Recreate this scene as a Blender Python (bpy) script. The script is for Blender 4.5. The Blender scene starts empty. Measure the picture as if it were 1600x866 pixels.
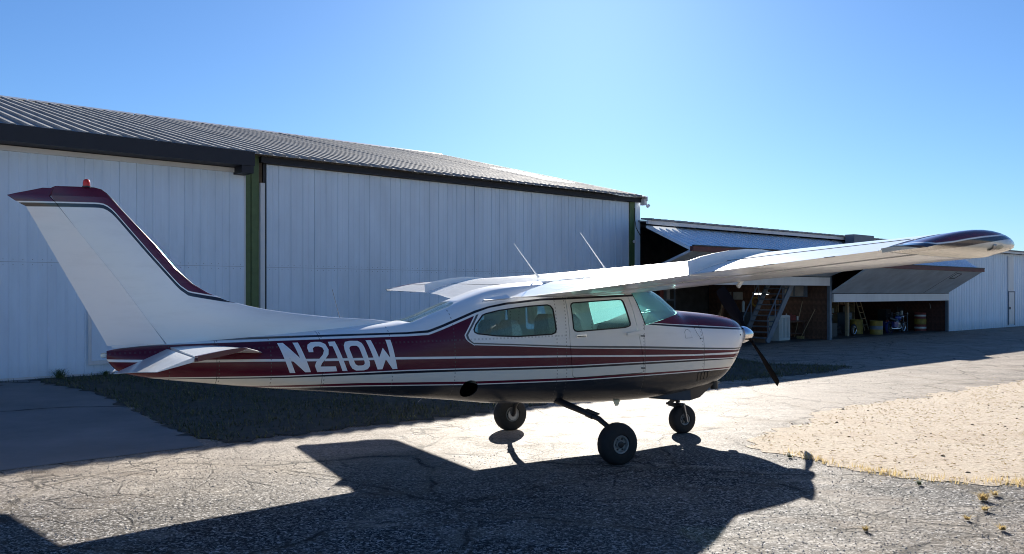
import bpy, bmesh, math, random
import numpy as np
from mathutils import Vector, Matrix, geometry
random.seed(7); rng = np.random.default_rng(7)
SC = bpy.context.scene
COL = SC.collection

# ---------------------------------------------------------------- camera, world, sun, exposure
cam_d = bpy.data.cameras.new('camera'); cam = bpy.data.objects.new('camera', cam_d); COL.objects.link(cam)
cam.location = (0, 0, 1.8); cam.rotation_euler = (math.radians(90), 0, 0)
cam_d.sensor_width = 36; cam_d.lens = 29.25; cam_d.shift_y = 24 / 1600
cam_d.clip_start = .1; cam_d.clip_end = 5000
SC.camera = cam
SUN = Vector((.20, 2.38, 1.0)).normalized()          # towards the sun
EL = math.asin(SUN.z); AZ = math.atan2(SUN.x, SUN.y)
wd = bpy.data.worlds.new('World'); SC.world = wd; wd.use_nodes = True
nt = wd.node_tree
sky = nt.nodes.new('ShaderNodeTexSky'); sky.sky_type = 'NISHITA'; sky.sun_disc = False
sky.sun_elevation = EL; sky.sun_rotation = AZ; sky.altitude = 1500; sky.air_density = 1.25; sky.dust_density = .8; sky.ozone_density = 1.1
tint = nt.nodes.new('ShaderNodeMix'); tint.data_type = 'RGBA'; tint.blend_type = 'MULTIPLY'; tint.inputs[0].default_value = 1; tint.inputs[7].default_value = (.36, .585, .93, 1)
nt.links.new(sky.outputs[0], tint.inputs[6]); nt.links.new(tint.outputs[2], nt.nodes['Background'].inputs[0]); nt.nodes['Background'].inputs[1].default_value = .05
sl = bpy.data.lights.new('sun', 'SUN'); sl.energy = 5.0; sl.angle = math.radians(.53); sl.color = (1, .94, .85)
so = bpy.data.objects.new('sun', sl); COL.objects.link(so); so.rotation_euler = SUN.to_track_quat('Z', 'Y').to_euler(); so.location = (0, 60, 40)
SC.view_settings.view_transform = 'Standard'; SC.view_settings.look = 'None'
SC.view_settings.exposure = 1.4; SC.view_settings.gamma = 1
SC.cycles.filter_width = 1.0; SC.cycles.max_bounces = 8; SC.cycles.transparent_max_bounces = 24

# ---------------------------------------------------------------- small helpers
def tag(o, label=None, cat=None, group=None, kind=None):
    for k, v in (('label', label), ('category', cat), ('group', group), ('kind', kind)):
        if v: o[k] = v
    return o

def empty(name, loc=(0, 0, 0), rz=0, label=None, cat=None, group=None):
    o = bpy.data.objects.new(name, None); COL.objects.link(o); o.location = loc; o.rotation_euler = (0, 0, rz); o.empty_display_size = .2
    return tag(o, label, cat, group)

class MB:
    def __init__(s): s.v = []; s.f = []; s.mi = []; s.m = 0
    def quad(s, *p):
        i = len(s.v); s.v += [tuple(q) for q in p]; s.f.append(tuple(range(i, i + len(p)))); s.mi.append(s.m); return s
    def box(s, c, d, M=None):
        c = Vector(c); h = Vector(d) / 2; i = len(s.v)
        for z in (-1, 1):
            for y in (-1, 1):
                for x in (-1, 1):
                    p = Vector((x * h.x, y * h.y, z * h.z))
                    if M is not None: p = M @ p
                    s.v.append(tuple(c + p))
        for q in ((0, 2, 3, 1), (4, 5, 7, 6), (0, 1, 5, 4), (2, 6, 7, 3), (0, 4, 6, 2), (1, 3, 7, 5)):
            s.f.append(tuple(i + k for k in q)); s.mi.append(s.m)
        return s
    def box2(s, a, b):
        a, b = Vector(a), Vector(b); return s.box((a + b) / 2, (abs(b.x - a.x), abs(b.y - a.y), abs(b.z - a.z)))
    def bar(s, a, b, w, h=None, up=(0, 0, 1)):
        a, b = Vector(a), Vector(b); d = b - a; L = d.length; d.normalize(); u = Vector(up)
        if abs(d.dot(u)) > .98: u = Vector((1, 0, 0))
        y = u.cross(d).normalized(); z = d.cross(y); M = Matrix((d, y, z)).transposed()
        return s.box((a + b) / 2, (L, w, h or w), M)
    def loft(s, rings, cap0=True, cap1=True, closed=True):
        n = len(rings[0]); i0 = len(s.v)
        for r in rings: s.v += [tuple(p) for p in r]
        for k in range(len(rings) - 1):
            a, b = i0 + k * n, i0 + (k + 1) * n
            for j in range(n if closed else n - 1):
                j2 = (j + 1) % n; s.f.append((a + j, a + j2, b + j2, b + j)); s.mi.append(s.m)
        if cap0: s.f.append(tuple(i0 + j for j in range(n))[::-1]); s.mi.append(s.m)
        if cap1: s.f.append(tuple(i0 + (len(rings) - 1) * n + j for j in range(n))); s.mi.append(s.m)
        return s
    def tube(s, pts, r, n=8, caps=True):
        pts = [Vector(p) for p in pts]; R = r if isinstance(r, (list, tuple)) else [r] * len(pts); rings = []
        ref = None
        for k, p in enumerate(pts):
            d = (pts[min(k + 1, len(pts) - 1)] - pts[max(k - 1, 0)]).normalized()
            if ref is None: ref = Vector((0, 0, 1)) if abs(d.z) < .9 else Vector((1, 0, 0))
            x = ref.cross(d).normalized(); y = d.cross(x); ref = y if abs(y.dot(d)) < .5 else ref
            ref = y
            x = ref.cross(d).normalized(); y = d.cross(x)
            rings.append([p + (x * math.cos(2 * math.pi * j / n) + y * math.sin(2 * math.pi * j / n)) * R[k] for j in range(n)])
        return s.loft(rings, caps, caps)
    def lathe(s, prof, n=24, o=(0, 0, 0), ax=(0, 0, 1), caps=False):
        a = Vector(ax).normalized(); x = a.orthogonal().normalized(); y = a.cross(x); o = Vector(o)
        rings = [[o + a * h + (x * math.cos(2 * math.pi * j / n) + y * math.sin(2 * math.pi * j / n)) * r for j in range(n)] for r, h in prof]
        return s.loft(rings, caps, caps)
    def prism(s, poly, axis_a, axis_b, ext, o=(0, 0, 0)):
        A, B, E, o = Vector(axis_a), Vector(axis_b), Vector(ext), Vector(o)
        p0 = [o + A * a + B * b for a, b in poly]; p1 = [p + E for p in p0]
        return s.loft([p0, p1])
    def mesh(s, name, mats):
        me = bpy.data.meshes.new(name); me.from_pydata(s.v, [], s.f)
        for m in (mats if isinstance(mats, (list, tuple)) else [mats]): me.materials.append(m)
        if any(s.mi): me.polygons.foreach_set('material_index', s.mi)
        bm = bmesh.new(); bm.from_mesh(me); bmesh.ops.recalc_face_normals(bm, faces=bm.faces); bm.to_mesh(me); bm.free()
        return me
    def build(s, name, mats, parent=None, smooth=None):
        me = s.mesh(name, mats)
        return link(name, me, parent, smooth)

def link(name, me, parent=None, smooth=None):
    if smooth is not None and len(me.polygons):
        me.polygons.foreach_set('use_smooth', [True] * len(me.polygons)); me.set_sharp_from_angle(angle=math.radians(smooth))
    o = bpy.data.objects.new(name, me); COL.objects.link(o)
    if parent is not None: o.parent = parent
    return o

def copy_tree(o, parent=None):
    c = o.copy(); COL.objects.link(c)
    if parent is not None: c.parent = parent
    for ch in o.children: copy_tree(ch, c)
    return c

# ---------------------------------------------------------------- materials
class NT:
    """tiny node-graph builder"""
    def __init__(s, name):
        s.mat = bpy.data.materials.new(name); s.mat.use_nodes = True; s.t = s.mat.node_tree; s.n = s.t.nodes
        s.b = s.n['Principled BSDF']; s._tc = None
    def new(s, ty, **kw):
        n = s.n.new(ty)
        for k, v in kw.items(): setattr(n, k, v)
        return n
    def put(s, sock, v):
        if isinstance(v, bpy.types.NodeSocket): s.t.links.new(v, sock)
        elif v is not None:
            if isinstance(v, (tuple, list)) and len(v) == 3 and sock.type == 'RGBA': v = (*v, 1)
            sock.default_value = v
    def coord(s, k='Object'):
        if s._tc is None: s._tc = s.new('ShaderNodeTexCoord')
        return s._tc.outputs[k]
    def pos(s): return s.new('ShaderNodeNewGeometry').outputs['Position']
    def math(s, op, a, b=None, c=None, clamp=False):
        n = s.new('ShaderNodeMath', operation=op, use_clamp=clamp)
        for i, v in enumerate((a, b, c)): s.put(n.inputs[i], v)
        return n.outputs[0]
    def sep(s, v):
        n = s.new('ShaderNodeSeparateXYZ'); s.put(n.inputs[0], v); return n.outputs
    def comb(s, x, y, z):
        n = s.new('ShaderNodeCombineXYZ')
        for i, v in enumerate((x, y, z)): s.put(n.inputs[i], v)
        return n.outputs[0]
    def vscale(s, v, sc, off=(0, 0, 0)):
        n = s.new('ShaderNodeMapping'); s.put(n.inputs[0], v); n.inputs[3].default_value = sc; n.inputs[1].default_value = off; return n.outputs[0]
    def noise(s, v=None, scale=5, detail=4, rough=.55, dist=0, out=0):
        n = s.new('ShaderNodeTexNoise'); s.put(n.inputs['Vector'], v if v is not None else s.coord())
        n.inputs['Scale'].default_value = scale; n.inputs['Detail'].default_value = detail; n.inputs['Roughness'].default_value = rough; n.inputs['Distortion'].default_value = dist
        return n.outputs[out]
    def voro(s, v=None, scale=5, feature='F1', out='Distance', rnd=1):
        n = s.new('ShaderNodeTexVoronoi', feature=feature); s.put(n.inputs['Vector'], v if v is not None else s.coord())
        n.inputs['Scale'].default_value = scale; n.inputs['Randomness'].default_value = rnd
        return n.outputs[out]
    def ramp(s, f, stops, interp='LINEAR'):
        n = s.new('ShaderNodeValToRGB'); e = n.color_ramp.elements; n.color_ramp.interpolation = interp
        while len(e) > 1: e.remove(e[-1])
        for i, (p, c) in enumerate(stops):
            x = e[0] if i == 0 else e.new(p)
            x.position = p; x.color = (*c, 1) if isinstance(c, (tuple, list)) else (c, c, c, 1)
        s.put(n.inputs[0], f); return n.outputs[0]
    def mix(s, f, a, b, mode='MIX'):
        n = s.new('ShaderNodeMix', data_type='RGBA', blend_type=mode); s.put(n.inputs[0], f); s.put(n.inputs[6], a); s.put(n.inputs[7], b); return n.outputs[2]
    def bump(s, h, strength=.3, dist=.02, normal=None):
        n = s.new('ShaderNodeBump'); n.inputs['Strength'].default_value = strength; n.inputs['Distance'].default_value = dist; s.put(n.inputs['Height'], h)
        if normal is not None: s.put(n.inputs['Normal'], normal)
        return n.outputs[0]
    def curve(s, x, pts, lo=0., hi=1.):
        """piecewise linear function of x (already 0..1)"""
        n = s.new('ShaderNodeFloatCurve'); c = n.mapping.curves[0]
        pts = sorted(pts)
        c.points[0].location = pts[0]; c.points[1].location = pts[-1]
        for p in pts[1:-1]: c.points.new(*p)
        for p in c.points: p.handle_type = 'VECTOR'
        n.mapping.use_clip = False; n.mapping.extend = 'HORIZONTAL'
        n.mapping.update(); s.put(n.inputs['Value'], x); return n.outputs[0]
    def done(s, col=None, rough=None, metal=None, normal=None, spec=None, coat=None):
        b = s.b.inputs
        for k, v in (('Base Color', col), ('Roughness', rough), ('Metallic', metal), ('Normal', normal), ('Specular IOR Level', spec), ('Coat Weight', coat)):
            if v is not None: s.put(b[k], v)
        return s.mat

def simple(name, col, rough=.5, metal=0, var=.12, scale=6, bump=0, spec=None):
    g = NT(name); n = g.noise(scale=scale, detail=5)
    lo = tuple(c * (1 - var) for c in col); hi = tuple(min(1, c * (1 + var)) for c in col)
    c = g.ramp(n, [(.3, lo), (.7, hi)])
    nm = g.bump(n, bump, .01) if bump else None
    return g.done(c, rough, metal, nm, spec)

def glass(name, tint, rough=.02, gl=.06):
    g = NT(name); g.n.remove(g.b); out = g.n['Material Output']
    tr = g.new('ShaderNodeBsdfTransparent'); tr.inputs[0].default_value = (*tint, 1)
    gs = g.new('ShaderNodeBsdfGlossy'); gs.inputs['Roughness'].default_value = rough
    fr = g.new('ShaderNodeFresnel'); fr.inputs[0].default_value = 1.45
    mx = g.new('ShaderNodeMixShader'); g.t.links.new(g.math('MULTIPLY', fr.outputs[0], .75), mx.inputs[0])
    hz = g.new('ShaderNodeBsdfTranslucent'); hz.inputs[0].default_value = (tint[0] * .75, tint[1], tint[2], 1); mh = g.new('ShaderNodeMixShader'); mh.inputs[0].default_value = gl
    df = g.new('ShaderNodeBsdfDiffuse'); df.inputs[0].default_value = (.6, .8, .8, 1); md = g.new('ShaderNodeMixShader'); md.inputs[0].default_value = .5; g.t.links.new(hz.outputs[0], md.inputs[1]); g.t.links.new(df.outputs[0], md.inputs[2])
    g.t.links.new(tr.outputs[0], mh.inputs[1]); g.t.links.new(md.outputs[0], mh.inputs[2]); g.t.links.new(mh.outputs[0], mx.inputs[1]); g.t.links.new(gs.outputs[0], mx.inputs[2]); g.t.links.new(mx.outputs[0], out.inputs[0])
    return g.mat

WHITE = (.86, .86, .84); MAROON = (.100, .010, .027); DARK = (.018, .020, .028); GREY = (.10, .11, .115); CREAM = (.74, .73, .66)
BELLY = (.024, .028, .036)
M = {}
M['tyre'] = simple('tyre_rubber', (.012, .012, .013), .75, var=.3, scale=30, bump=.2)
M['rim'] = simple('painted_rim', (.26, .26, .25), .5, .2, var=.25, scale=40)
M['steel'] = simple('bare_steel', (.35, .35, .36), .35, .9, scale=20)
M['black'] = simple('black_paint', (.012, .013, .016), .4, var=.3)
M['white'] = simple('white_paint', WHITE, .35, var=.04)
M['maroon'] = simple('maroon_gloss', MAROON, .18, var=.08)
M['chrome'] = simple('polished_aluminium', (.72, .72, .75), .2, 1.0, var=.02)
M['cream'] = simple('cream_plastic', (.70, .66, .45), .4)
M['blade'] = simple('propeller_black', (.008, .008, .010), .8, var=.2, spec=.04)
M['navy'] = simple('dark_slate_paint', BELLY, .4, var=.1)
M['rubber'] = simple('black_seal', (.012, .013, .014), .6)
M['fabric'] = simple('pleated_grey_fabric', (.58, .60, .56), .9, var=.25, scale=60, bump=.4)
M['seat_dark'] = simple('dark_headliner', (.05, .06, .07), .9, var=.2)
def foil():
    g = NT('silver_sunshade'); n = g.noise(scale=6, detail=4); c = g.ramp(n, [(.3, (.66, .68, .68)), (.7, (.86, .87, .87))]); g.done(c, .5, 0, g.bump(n, .5, .01))
    tr = g.new('ShaderNodeBsdfTranslucent'); g.put(tr.inputs[0], c); mx = g.new('ShaderNodeMixShader'); mx.inputs[0].default_value = .28
    g.t.links.new(g.b.outputs[0], mx.inputs[1]); g.t.links.new(tr.outputs[0], mx.inputs[2]); g.t.links.new(mx.outputs[0], g.n['Material Output'].inputs[0]); return g.mat
M['shade_foil'] = foil()
M['glass'] = glass('tinted_window', (.86, .975, .955), .02)
M['windshield'] = glass('tinted_windshield', (.76, .96, .94), .03, .30)
M['clear'] = glass('clear_lens', (.9, .9, .88))
g = NT('red_beacon_glass'); M['beacon'] = g.done((.75, .05, .02), .12); g.b.inputs['Transmission Weight'].default_value = .35

# ---- aircraft paint: colour bands are functions of the station along the fuselage (s) and height (z)
def station(g):
    x, y, z = g.sep(g.coord())
    s = g.math('MULTIPLY', x, -1); return s, g.math('DIVIDE', s, 9.0), y, z
def band(g, z, sn, pts, soft=.0025):
    """1 above the line z(s), 0 below, a few millimetres soft"""
    c = g.curve(sn, [(p[0] / 9.0, p[1] / 3.0) for p in pts]); c = g.math('MULTIPLY', c, 3.0)
    d = g.math('SUBTRACT', z, c)
    return g.math('MULTIPLY_ADD', d, 1 / (2 * soft), .5, clamp=True), d
def fine_relief(g):
    n1 = g.noise(scale=1.7, detail=2, rough=.4); n2 = g.noise(scale=9, detail=2, rough=.5)
    h = g.math('MULTIPLY_ADD', n2, .12, n1)
    return g.bump(h, .16, .03)
def dirt(g, col, amt=.25):
    n = g.noise(g.vscale(g.coord(), (1, 3, 5)), 2.2, 6, .65)
    return g.mix(g.math('MULTIPLY', g.ramp(n, [(.5, 0.), (.8, 1.)]), amt), col, (.30, .28, .25))

def fuselage_paint():
    g = NT('fuselage_paint'); s, sn, y, z = station(g)
    E2 = [(0, .80), (.94, .816), (2.3, .818), (3.2, .822), (4.455, .855), (5.57, .904), (6.3, .925), (9, .98)]
    E1 = [(0, .82), (.925, .832), (2.3, .843), (3.2, .848), (4.455, .882), (5.57, .931), (6.3, .945), (9, 1.0)]
    D2 = [(0, .93), (.92, .933), (1.48, .937), (2.33, .946), (3.2, .954), (4.46, .994), (5.57, 1.012), (6.31, 1.022), (6.62, 1.033), (7.2, 1.057), (9, 1.1)]
    D1 = [(0, .94), (.87, .953), (1.48, .967), (2.33, .978), (3.2, .988), (4.46, 1.025), (5.1, 1.041), (5.6, 1.043), (6.3, 1.046), (6.62, 1.055), (7.33, 1.08), (9, 1.12)]
    C2 = [(0, .985), (.83, .993), (1.48, 1.006), (2.33, 1.039), (3.2, 1.08), (4.46, 1.128), (5.24, 1.153), (6.0, 1.172), (6.6, 1.196), (7.18, 1.215), (7.83, 1.248), (9, 1.3)]
    C1 = [(0, 1.01), (.81, 1.018), (1.48, 1.024), (2.33, 1.058), (3.2, 1.099), (4.46, 1.151), (5.24, 1.178), (6.0, 1.197), (6.6, 1.22), (7.18, 1.24), (7.83, 1.272), (9, 1.33)]
    B2 = [(0, 1.03), (.81, 1.044), (1.33, 1.069), (2.33, 1.129), (3.2, 1.177), (4.0, 1.238), (4.46, 1.268), (9, 1.268)]
    B1 = [(0, 1.05), (.81, 1.072), (1.33, 1.1), (1.91, 1.138), (2.33, 1.163), (3.2, 1.206), (4.0, 1.262), (4.46, 1.295), (9, 1.295)]
    A2 = [(0, 1.6), (2.0, 1.72), (2.35, 1.725), (3.58, 1.700), (4.0, 1.665), (4.2, 1.630), (4.36, 1.580), (4.73, 1.440), (4.88, 1.390), (5.1, 1.383), (6, 1.385), (7.8, 1.385), (9, 1.385)]
    A1 = [(p[0], p[1] + (.022 if p[0] > 4.1 else .018)) for p in A2]
    A0 = [(p[0], p[1] + .042 + (.006 if 4.2 < p[0] < 4.9 else 0)) for p in A2]
    N2 = [(0, 1.262), (.635, 1.291), (1.31, 1.334), (1.7, 1.364), (2.18, 1.407), (2.25, 1.41), (9, 1.42)]
    N1 = [(0, 1.282), (.635, 1.311), (1.31, 1.358), (1.8, 1.394), (2.1, 1.418), (2.25, 1.424), (9, 1.43)]
    N0 = [(0, 1.29), (.635, 1.319), (1.31, 1.370), (1.8, 1.402), (2.1, 1.426), (2.25, 1.436), (9, 1.44)]
    m = lambda P, c0, c1, soft=.0025: g.mix(band(g, z, sn, P, soft)[0], c0, c1)
    # window surround: aft of the slanted line the field is maroon
    W = [(1.20, 4.36), (1.268, 4.41), (1.285, 4.44), (1.31, 4.475), (1.34, 4.497), (1.374, 4.505), (1.624, 4.34), (1.70, 4.29), (1.9, 4.16)]
    wc = g.math('MULTIPLY', g.curve(g.math('DIVIDE', z, 3.0), [(a / 3.0, b / 9.0) for a, b in W]), 9.0)
    q = g.math('SUBTRACT', s, wc)
    st = lambda v, e: g.math('MULTIPLY_ADD', g.math('SUBTRACT', v, e), 250, .5, clamp=True)
    field = g.mix(st(q, -.036), WHITE, GREY); field = g.mix(st(q, -.012), field, WHITE); field = g.mix(st(q, .004), field, MAROON)
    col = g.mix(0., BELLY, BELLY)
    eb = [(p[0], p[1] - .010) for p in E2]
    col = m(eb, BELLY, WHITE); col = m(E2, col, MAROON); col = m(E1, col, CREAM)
    col = m(D2, col, DARK); dmid = [(p[0], p[1] - .010) for p in D1]
    col = m(dmid, col, WHITE); col = m(D1, col, MAROON)
    col = m(C2, col, WHITE); col = m(C1, col, MAROON)
    b2 = m(B2, col, WHITE); bmid = [(a[0], a[1] + .010) for a in B2]
    b2 = m(bmid, b2, GREY); b2 = m(B1, b2, CREAM)
    aft = g.mix(band(g, z, sn, C1)[0], col, field)
    near = g.math('MULTIPLY_ADD', g.math('SUBTRACT', s, 4.405), 400, .5, clamp=True)
    # forward of the corner the stripes run on, aft of it the slanted line rules
    above = band(g, z, sn, B1)[0]
    fw = g.mix(above, b2, field)
    col = g.mix(near, fw, aft)
    col = m(A2, col, WHITE); col = m(A1, col, DARK); col = m(A0, col, WHITE)
    nose = g.math('LESS_THAN', s, 2.205)
    nc = m(N2, col, DARK); nc = m(N1, nc, WHITE); nc = m(N0, nc, MAROON)
    col = g.mix(nose, col, nc)
    # skin joints
    for e, zz in ((1.33, 0), (2.24, 0), (3.30, 0), (3.42, 0), (4.62, 0), (5.28, 0), (5.96, 0), (6.46, 0), (6.93, 0), (7.36, 0)):
        rv = g.math('LESS_THAN', g.math('ABSOLUTE', g.math('SUBTRACT', g.math('FRACT', g.math('MULTIPLY', z, 26)), .5)), .22)
        k = g.math('MULTIPLY', g.math('LESS_THAN', g.math('ABSOLUTE', g.math('SUBTRACT', s, e)), .005), rv)
        col = g.mix(g.math('MULTIPLY', k, .6), col, (.08, .08, .08))
    for e in (1.32, 1.33, 1.54):
        rv = g.math('LESS_THAN', g.math('ABSOLUTE', g.math('SUBTRACT', g.math('FRACT', g.math('MULTIPLY', s, 24)), .5)), .22)
        k = g.math('MULTIPLY', g.math('MULTIPLY', g.math('LESS_THAN', g.math('ABSOLUTE', g.math('SUBTRACT', z, e)), .004), rv), g.math('GREATER_THAN', s, 3.3 if e < 1.5 else 5.5))
        col = g.mix(g.math('MULTIPLY', k, .35), col, (.10, .10, .10))
    for e in (1.31, 2.225, 5.98, 6.95):
        d = g.math('ABSOLUTE', g.math('SUBTRACT', s, e)); k = g.math('LESS_THAN', d, .0028)
        col = g.mix(g.math('MULTIPLY', k, .75), col, (.02, .02, .02))
    col = dirt(g, col, .10)
    return g.done(col, .24, 0, fine_relief(g), .26, .06)
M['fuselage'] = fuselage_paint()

def fin_paint():
    g = NT('fin_paint'); s, sn, y, z = station(g)
    P = [(0, 1.0), (6.6, 1.755), (6.84, 1.783), (7.0, 1.812), (7.166, 1.845), (7.25, 1.91), (7.504, 2.222), (7.80, 2.60), (7.84, 2.635), (7.87, 2.655), (7.92, 2.665), (8.7, 2.662)]
    up = lambda d: [(a, b + d) for a, b in P]
    col = g.mix(band(g, z, sn, up(-.03))[0], WHITE, WHITE)
    col = g.mix(band(g, z, sn, up(-.004))[0], col, DARK); col = g.mix(band(g, z, sn, up(.03))[0], col, WHITE); col = g.mix(band(g, z, sn, up(.042))[0], col, MAROON)
    col = dirt(g, col, .12)
    n = g.noise(g.vscale(g.coord(), (2, 1, 1)), 1.3, 2, .4)
    return g.done(col, .16, 0, fine_relief(g), .6, .3)
M['fin'] = fin_paint()
def tip_paint():
    g = NT('wing_tip_paint'); s, sn, y, z = station(g)
    n1 = [(0, 2.07), (2.3, 2.06), (2.6, 2.035), (2.8, 2.012), (2.95, 1.992), (3.2, 1.966), (3.36, 1.966), (3.46, 1.985), (3.6, 2.01), (9, 2.01)]
    n2 = [(0, 2.10), (2.3, 2.09), (2.6, 2.065), (2.8, 2.05), (2.95, 2.034), (3.1, 2.014), (3.27, 2.000), (3.36, 2.010), (3.5, 2.04), (9, 2.06)]
    up = lambda P, d: [(a, b + d) for a, b in P]
    col = g.mix(band(g, z, sn, n1)[0], CREAM, (.03, .03, .05)); col = g.mix(band(g, z, sn, n2)[0], col, WHITE); col = g.mix(band(g, z, sn, up(n2, .009))[0], col, MAROON)
    return g.done(col, .16, 0, None, None, .4)
M['tip'] = tip_paint()
def wing_paint():
    g = NT('wing_white'); x, y, z = g.sep(g.coord())
    col = dirt(g, g.mix(0., WHITE, WHITE), .12)
    # skin joints on chordwise and spanwise lines
    a = g.math('ABSOLUTE', g.math('SUBTRACT', g.math('FRACT', g.math('DIVIDE', y, 1.22)), .5)); k = g.math('GREATER_THAN', a, .4975)
    col = g.mix(g.math('MULTIPLY', k, .6), col, (.08, .08, .08))
    n1 = g.noise(g.vscale(g.coord(), (2.2, .6, 1)), 2.4, 3, .5)
    n2 = g.noise(g.vscale(g.coord(), (10, 2.5, 1)), 2.0, 2, .5)
    return g.done(col, .2, 0, g.bump(g.math('MULTIPLY_ADD', n2, .35, n1), .22, .03), None, .3)
M['wing'] = wing_paint()

# ---- ground and buildings
def metal_wall(name, col, rough=.42):
    g = NT(name); v = g.coord()
    st = g.noise(g.vscale(g.pos(), (1.2, 1.2, .25)), 2.0, 6, .6)
    n = g.noise(g.pos(), .35, 3, .5)
    c = g.ramp(st, [(.25, tuple(a * .86 for a in col)), (.6, col), (.9, tuple(min(.9, a * 1.05) for a in col))])
    c = g.mix(g.math('MULTIPLY', g.ramp(n, [(.4, 0.), (.75, 1.)]), .15), c, (.38, .36, .34))
    z = g.sep(g.pos())[2]
    low = g.math('MULTIPLY', g.math('SUBTRACT', 1.0, g.math('MULTIPLY', z, 2.2, clamp=True), clamp=True), g.noise(g.pos(), 3, 4))
    c = g.mix(g.math('MULTIPLY', low, .5), c, (.20, .18, .15))
    return g.done(c, rough, 0, g.bump(g.noise(g.pos(), 1.6, 2), .08, .03))
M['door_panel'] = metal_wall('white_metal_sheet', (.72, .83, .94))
M['trim'] = metal_wall('white_trim', (.72, .72, .72))
M['green'] = simple('green_post_paint', (.085, .14, .05), .5, var=.15)
M['hood'] = simple('dark_track_hood', (.012, .014, .022), .6)
def roof_metal():
    g = NT('weathered_roof_metal'); n = g.noise(g.pos(), 1.5, 5, .6)
    return g.done(g.ramp(n, [(.3, (.22, .22, .225)), (.7, (.36, .36, .355))]), g.ramp(n, [(.3, .7), (.8, .85)]), 0, None, .08)
M['roof'] = roof_metal()
M['dark_steel'] = simple('dark_steel_frame', (.03, .032, .036), .55)
M['brown_steel'] = simple('red_oxide_steel', (.12, .035, .03), .6)
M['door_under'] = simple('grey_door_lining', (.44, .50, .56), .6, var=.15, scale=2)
M['grey_blue'] = simple('grey_blue_paint', (.13, .16, .20), .5)
M['wood'] = simple('brown_wood', (.115, .058, .036), .75, var=.45, scale=8, bump=.3)
M['wood2'] = simple('red_brown_wood', (.075, .03, .022), .75, var=.45, scale=8, bump=.3)
M['pale_wood'] = simple('pale_wood', (.40, .29, .17), .7, var=.2)
M['yellow'] = simple('faded_yellow_paint', (.30, .20, .035), .6, var=.35)
M['red'] = simple('faded_red_paint', (.20, .04, .03), .6, var=.35)
M['appliance'] = simple('white_enamel', (.50, .52, .50), .4, var=.06)
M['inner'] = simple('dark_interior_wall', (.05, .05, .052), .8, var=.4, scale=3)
M['blue_bike'] = simple('blue_bike_paint', (.03, .05, .20), .2)
M['grey_box'] = simple('grey_cardboard', (.30, .29, .28), .7, var=.2)
M['weed'] = simple('weed_leaf', (.075, .11, .035), .6, var=.4, scale=30)
g = NT('dry_straw'); _c = g.ramp(g.noise(scale=30), [(.3, (.42, .31, .13)), (.7, (.66, .52, .26))]); g.done(_c, .8)
_t = g.new('ShaderNodeBsdfTranslucent'); g.put(_t.inputs[0], _c); _m = g.new('ShaderNodeMixShader'); _m.inputs[0].default_value = .5
g.t.links.new(g.b.outputs[0], _m.inputs[1]); g.t.links.new(_t.outputs[0], _m.inputs[2]); g.t.links.new(_m.outputs[0], g.n['Material Output'].inputs[0]); M['straw'] = g.mat
M['lamp_glass'] = simple('lamp_glass', (.7, .7, .72), .2)
M['paper'] = simple('old_paper', (.45, .45, .42), .8)
g = NT('grass_blades'); r = g.new('ShaderNodeObjectInfo')
nn = g.noise(g.pos(), 1.1, 4, .6); n3 = g.noise(g.pos(), 40, 2)
M['grass'] = g.done(g.mix(g.ramp(n3, [(.45, 0.), (.75, .6)]), g.ramp(nn, [(.3, (.030, .045, .016)), (.7, (.075, .085, .035))]), (.30, .26, .13)), .7)

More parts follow.
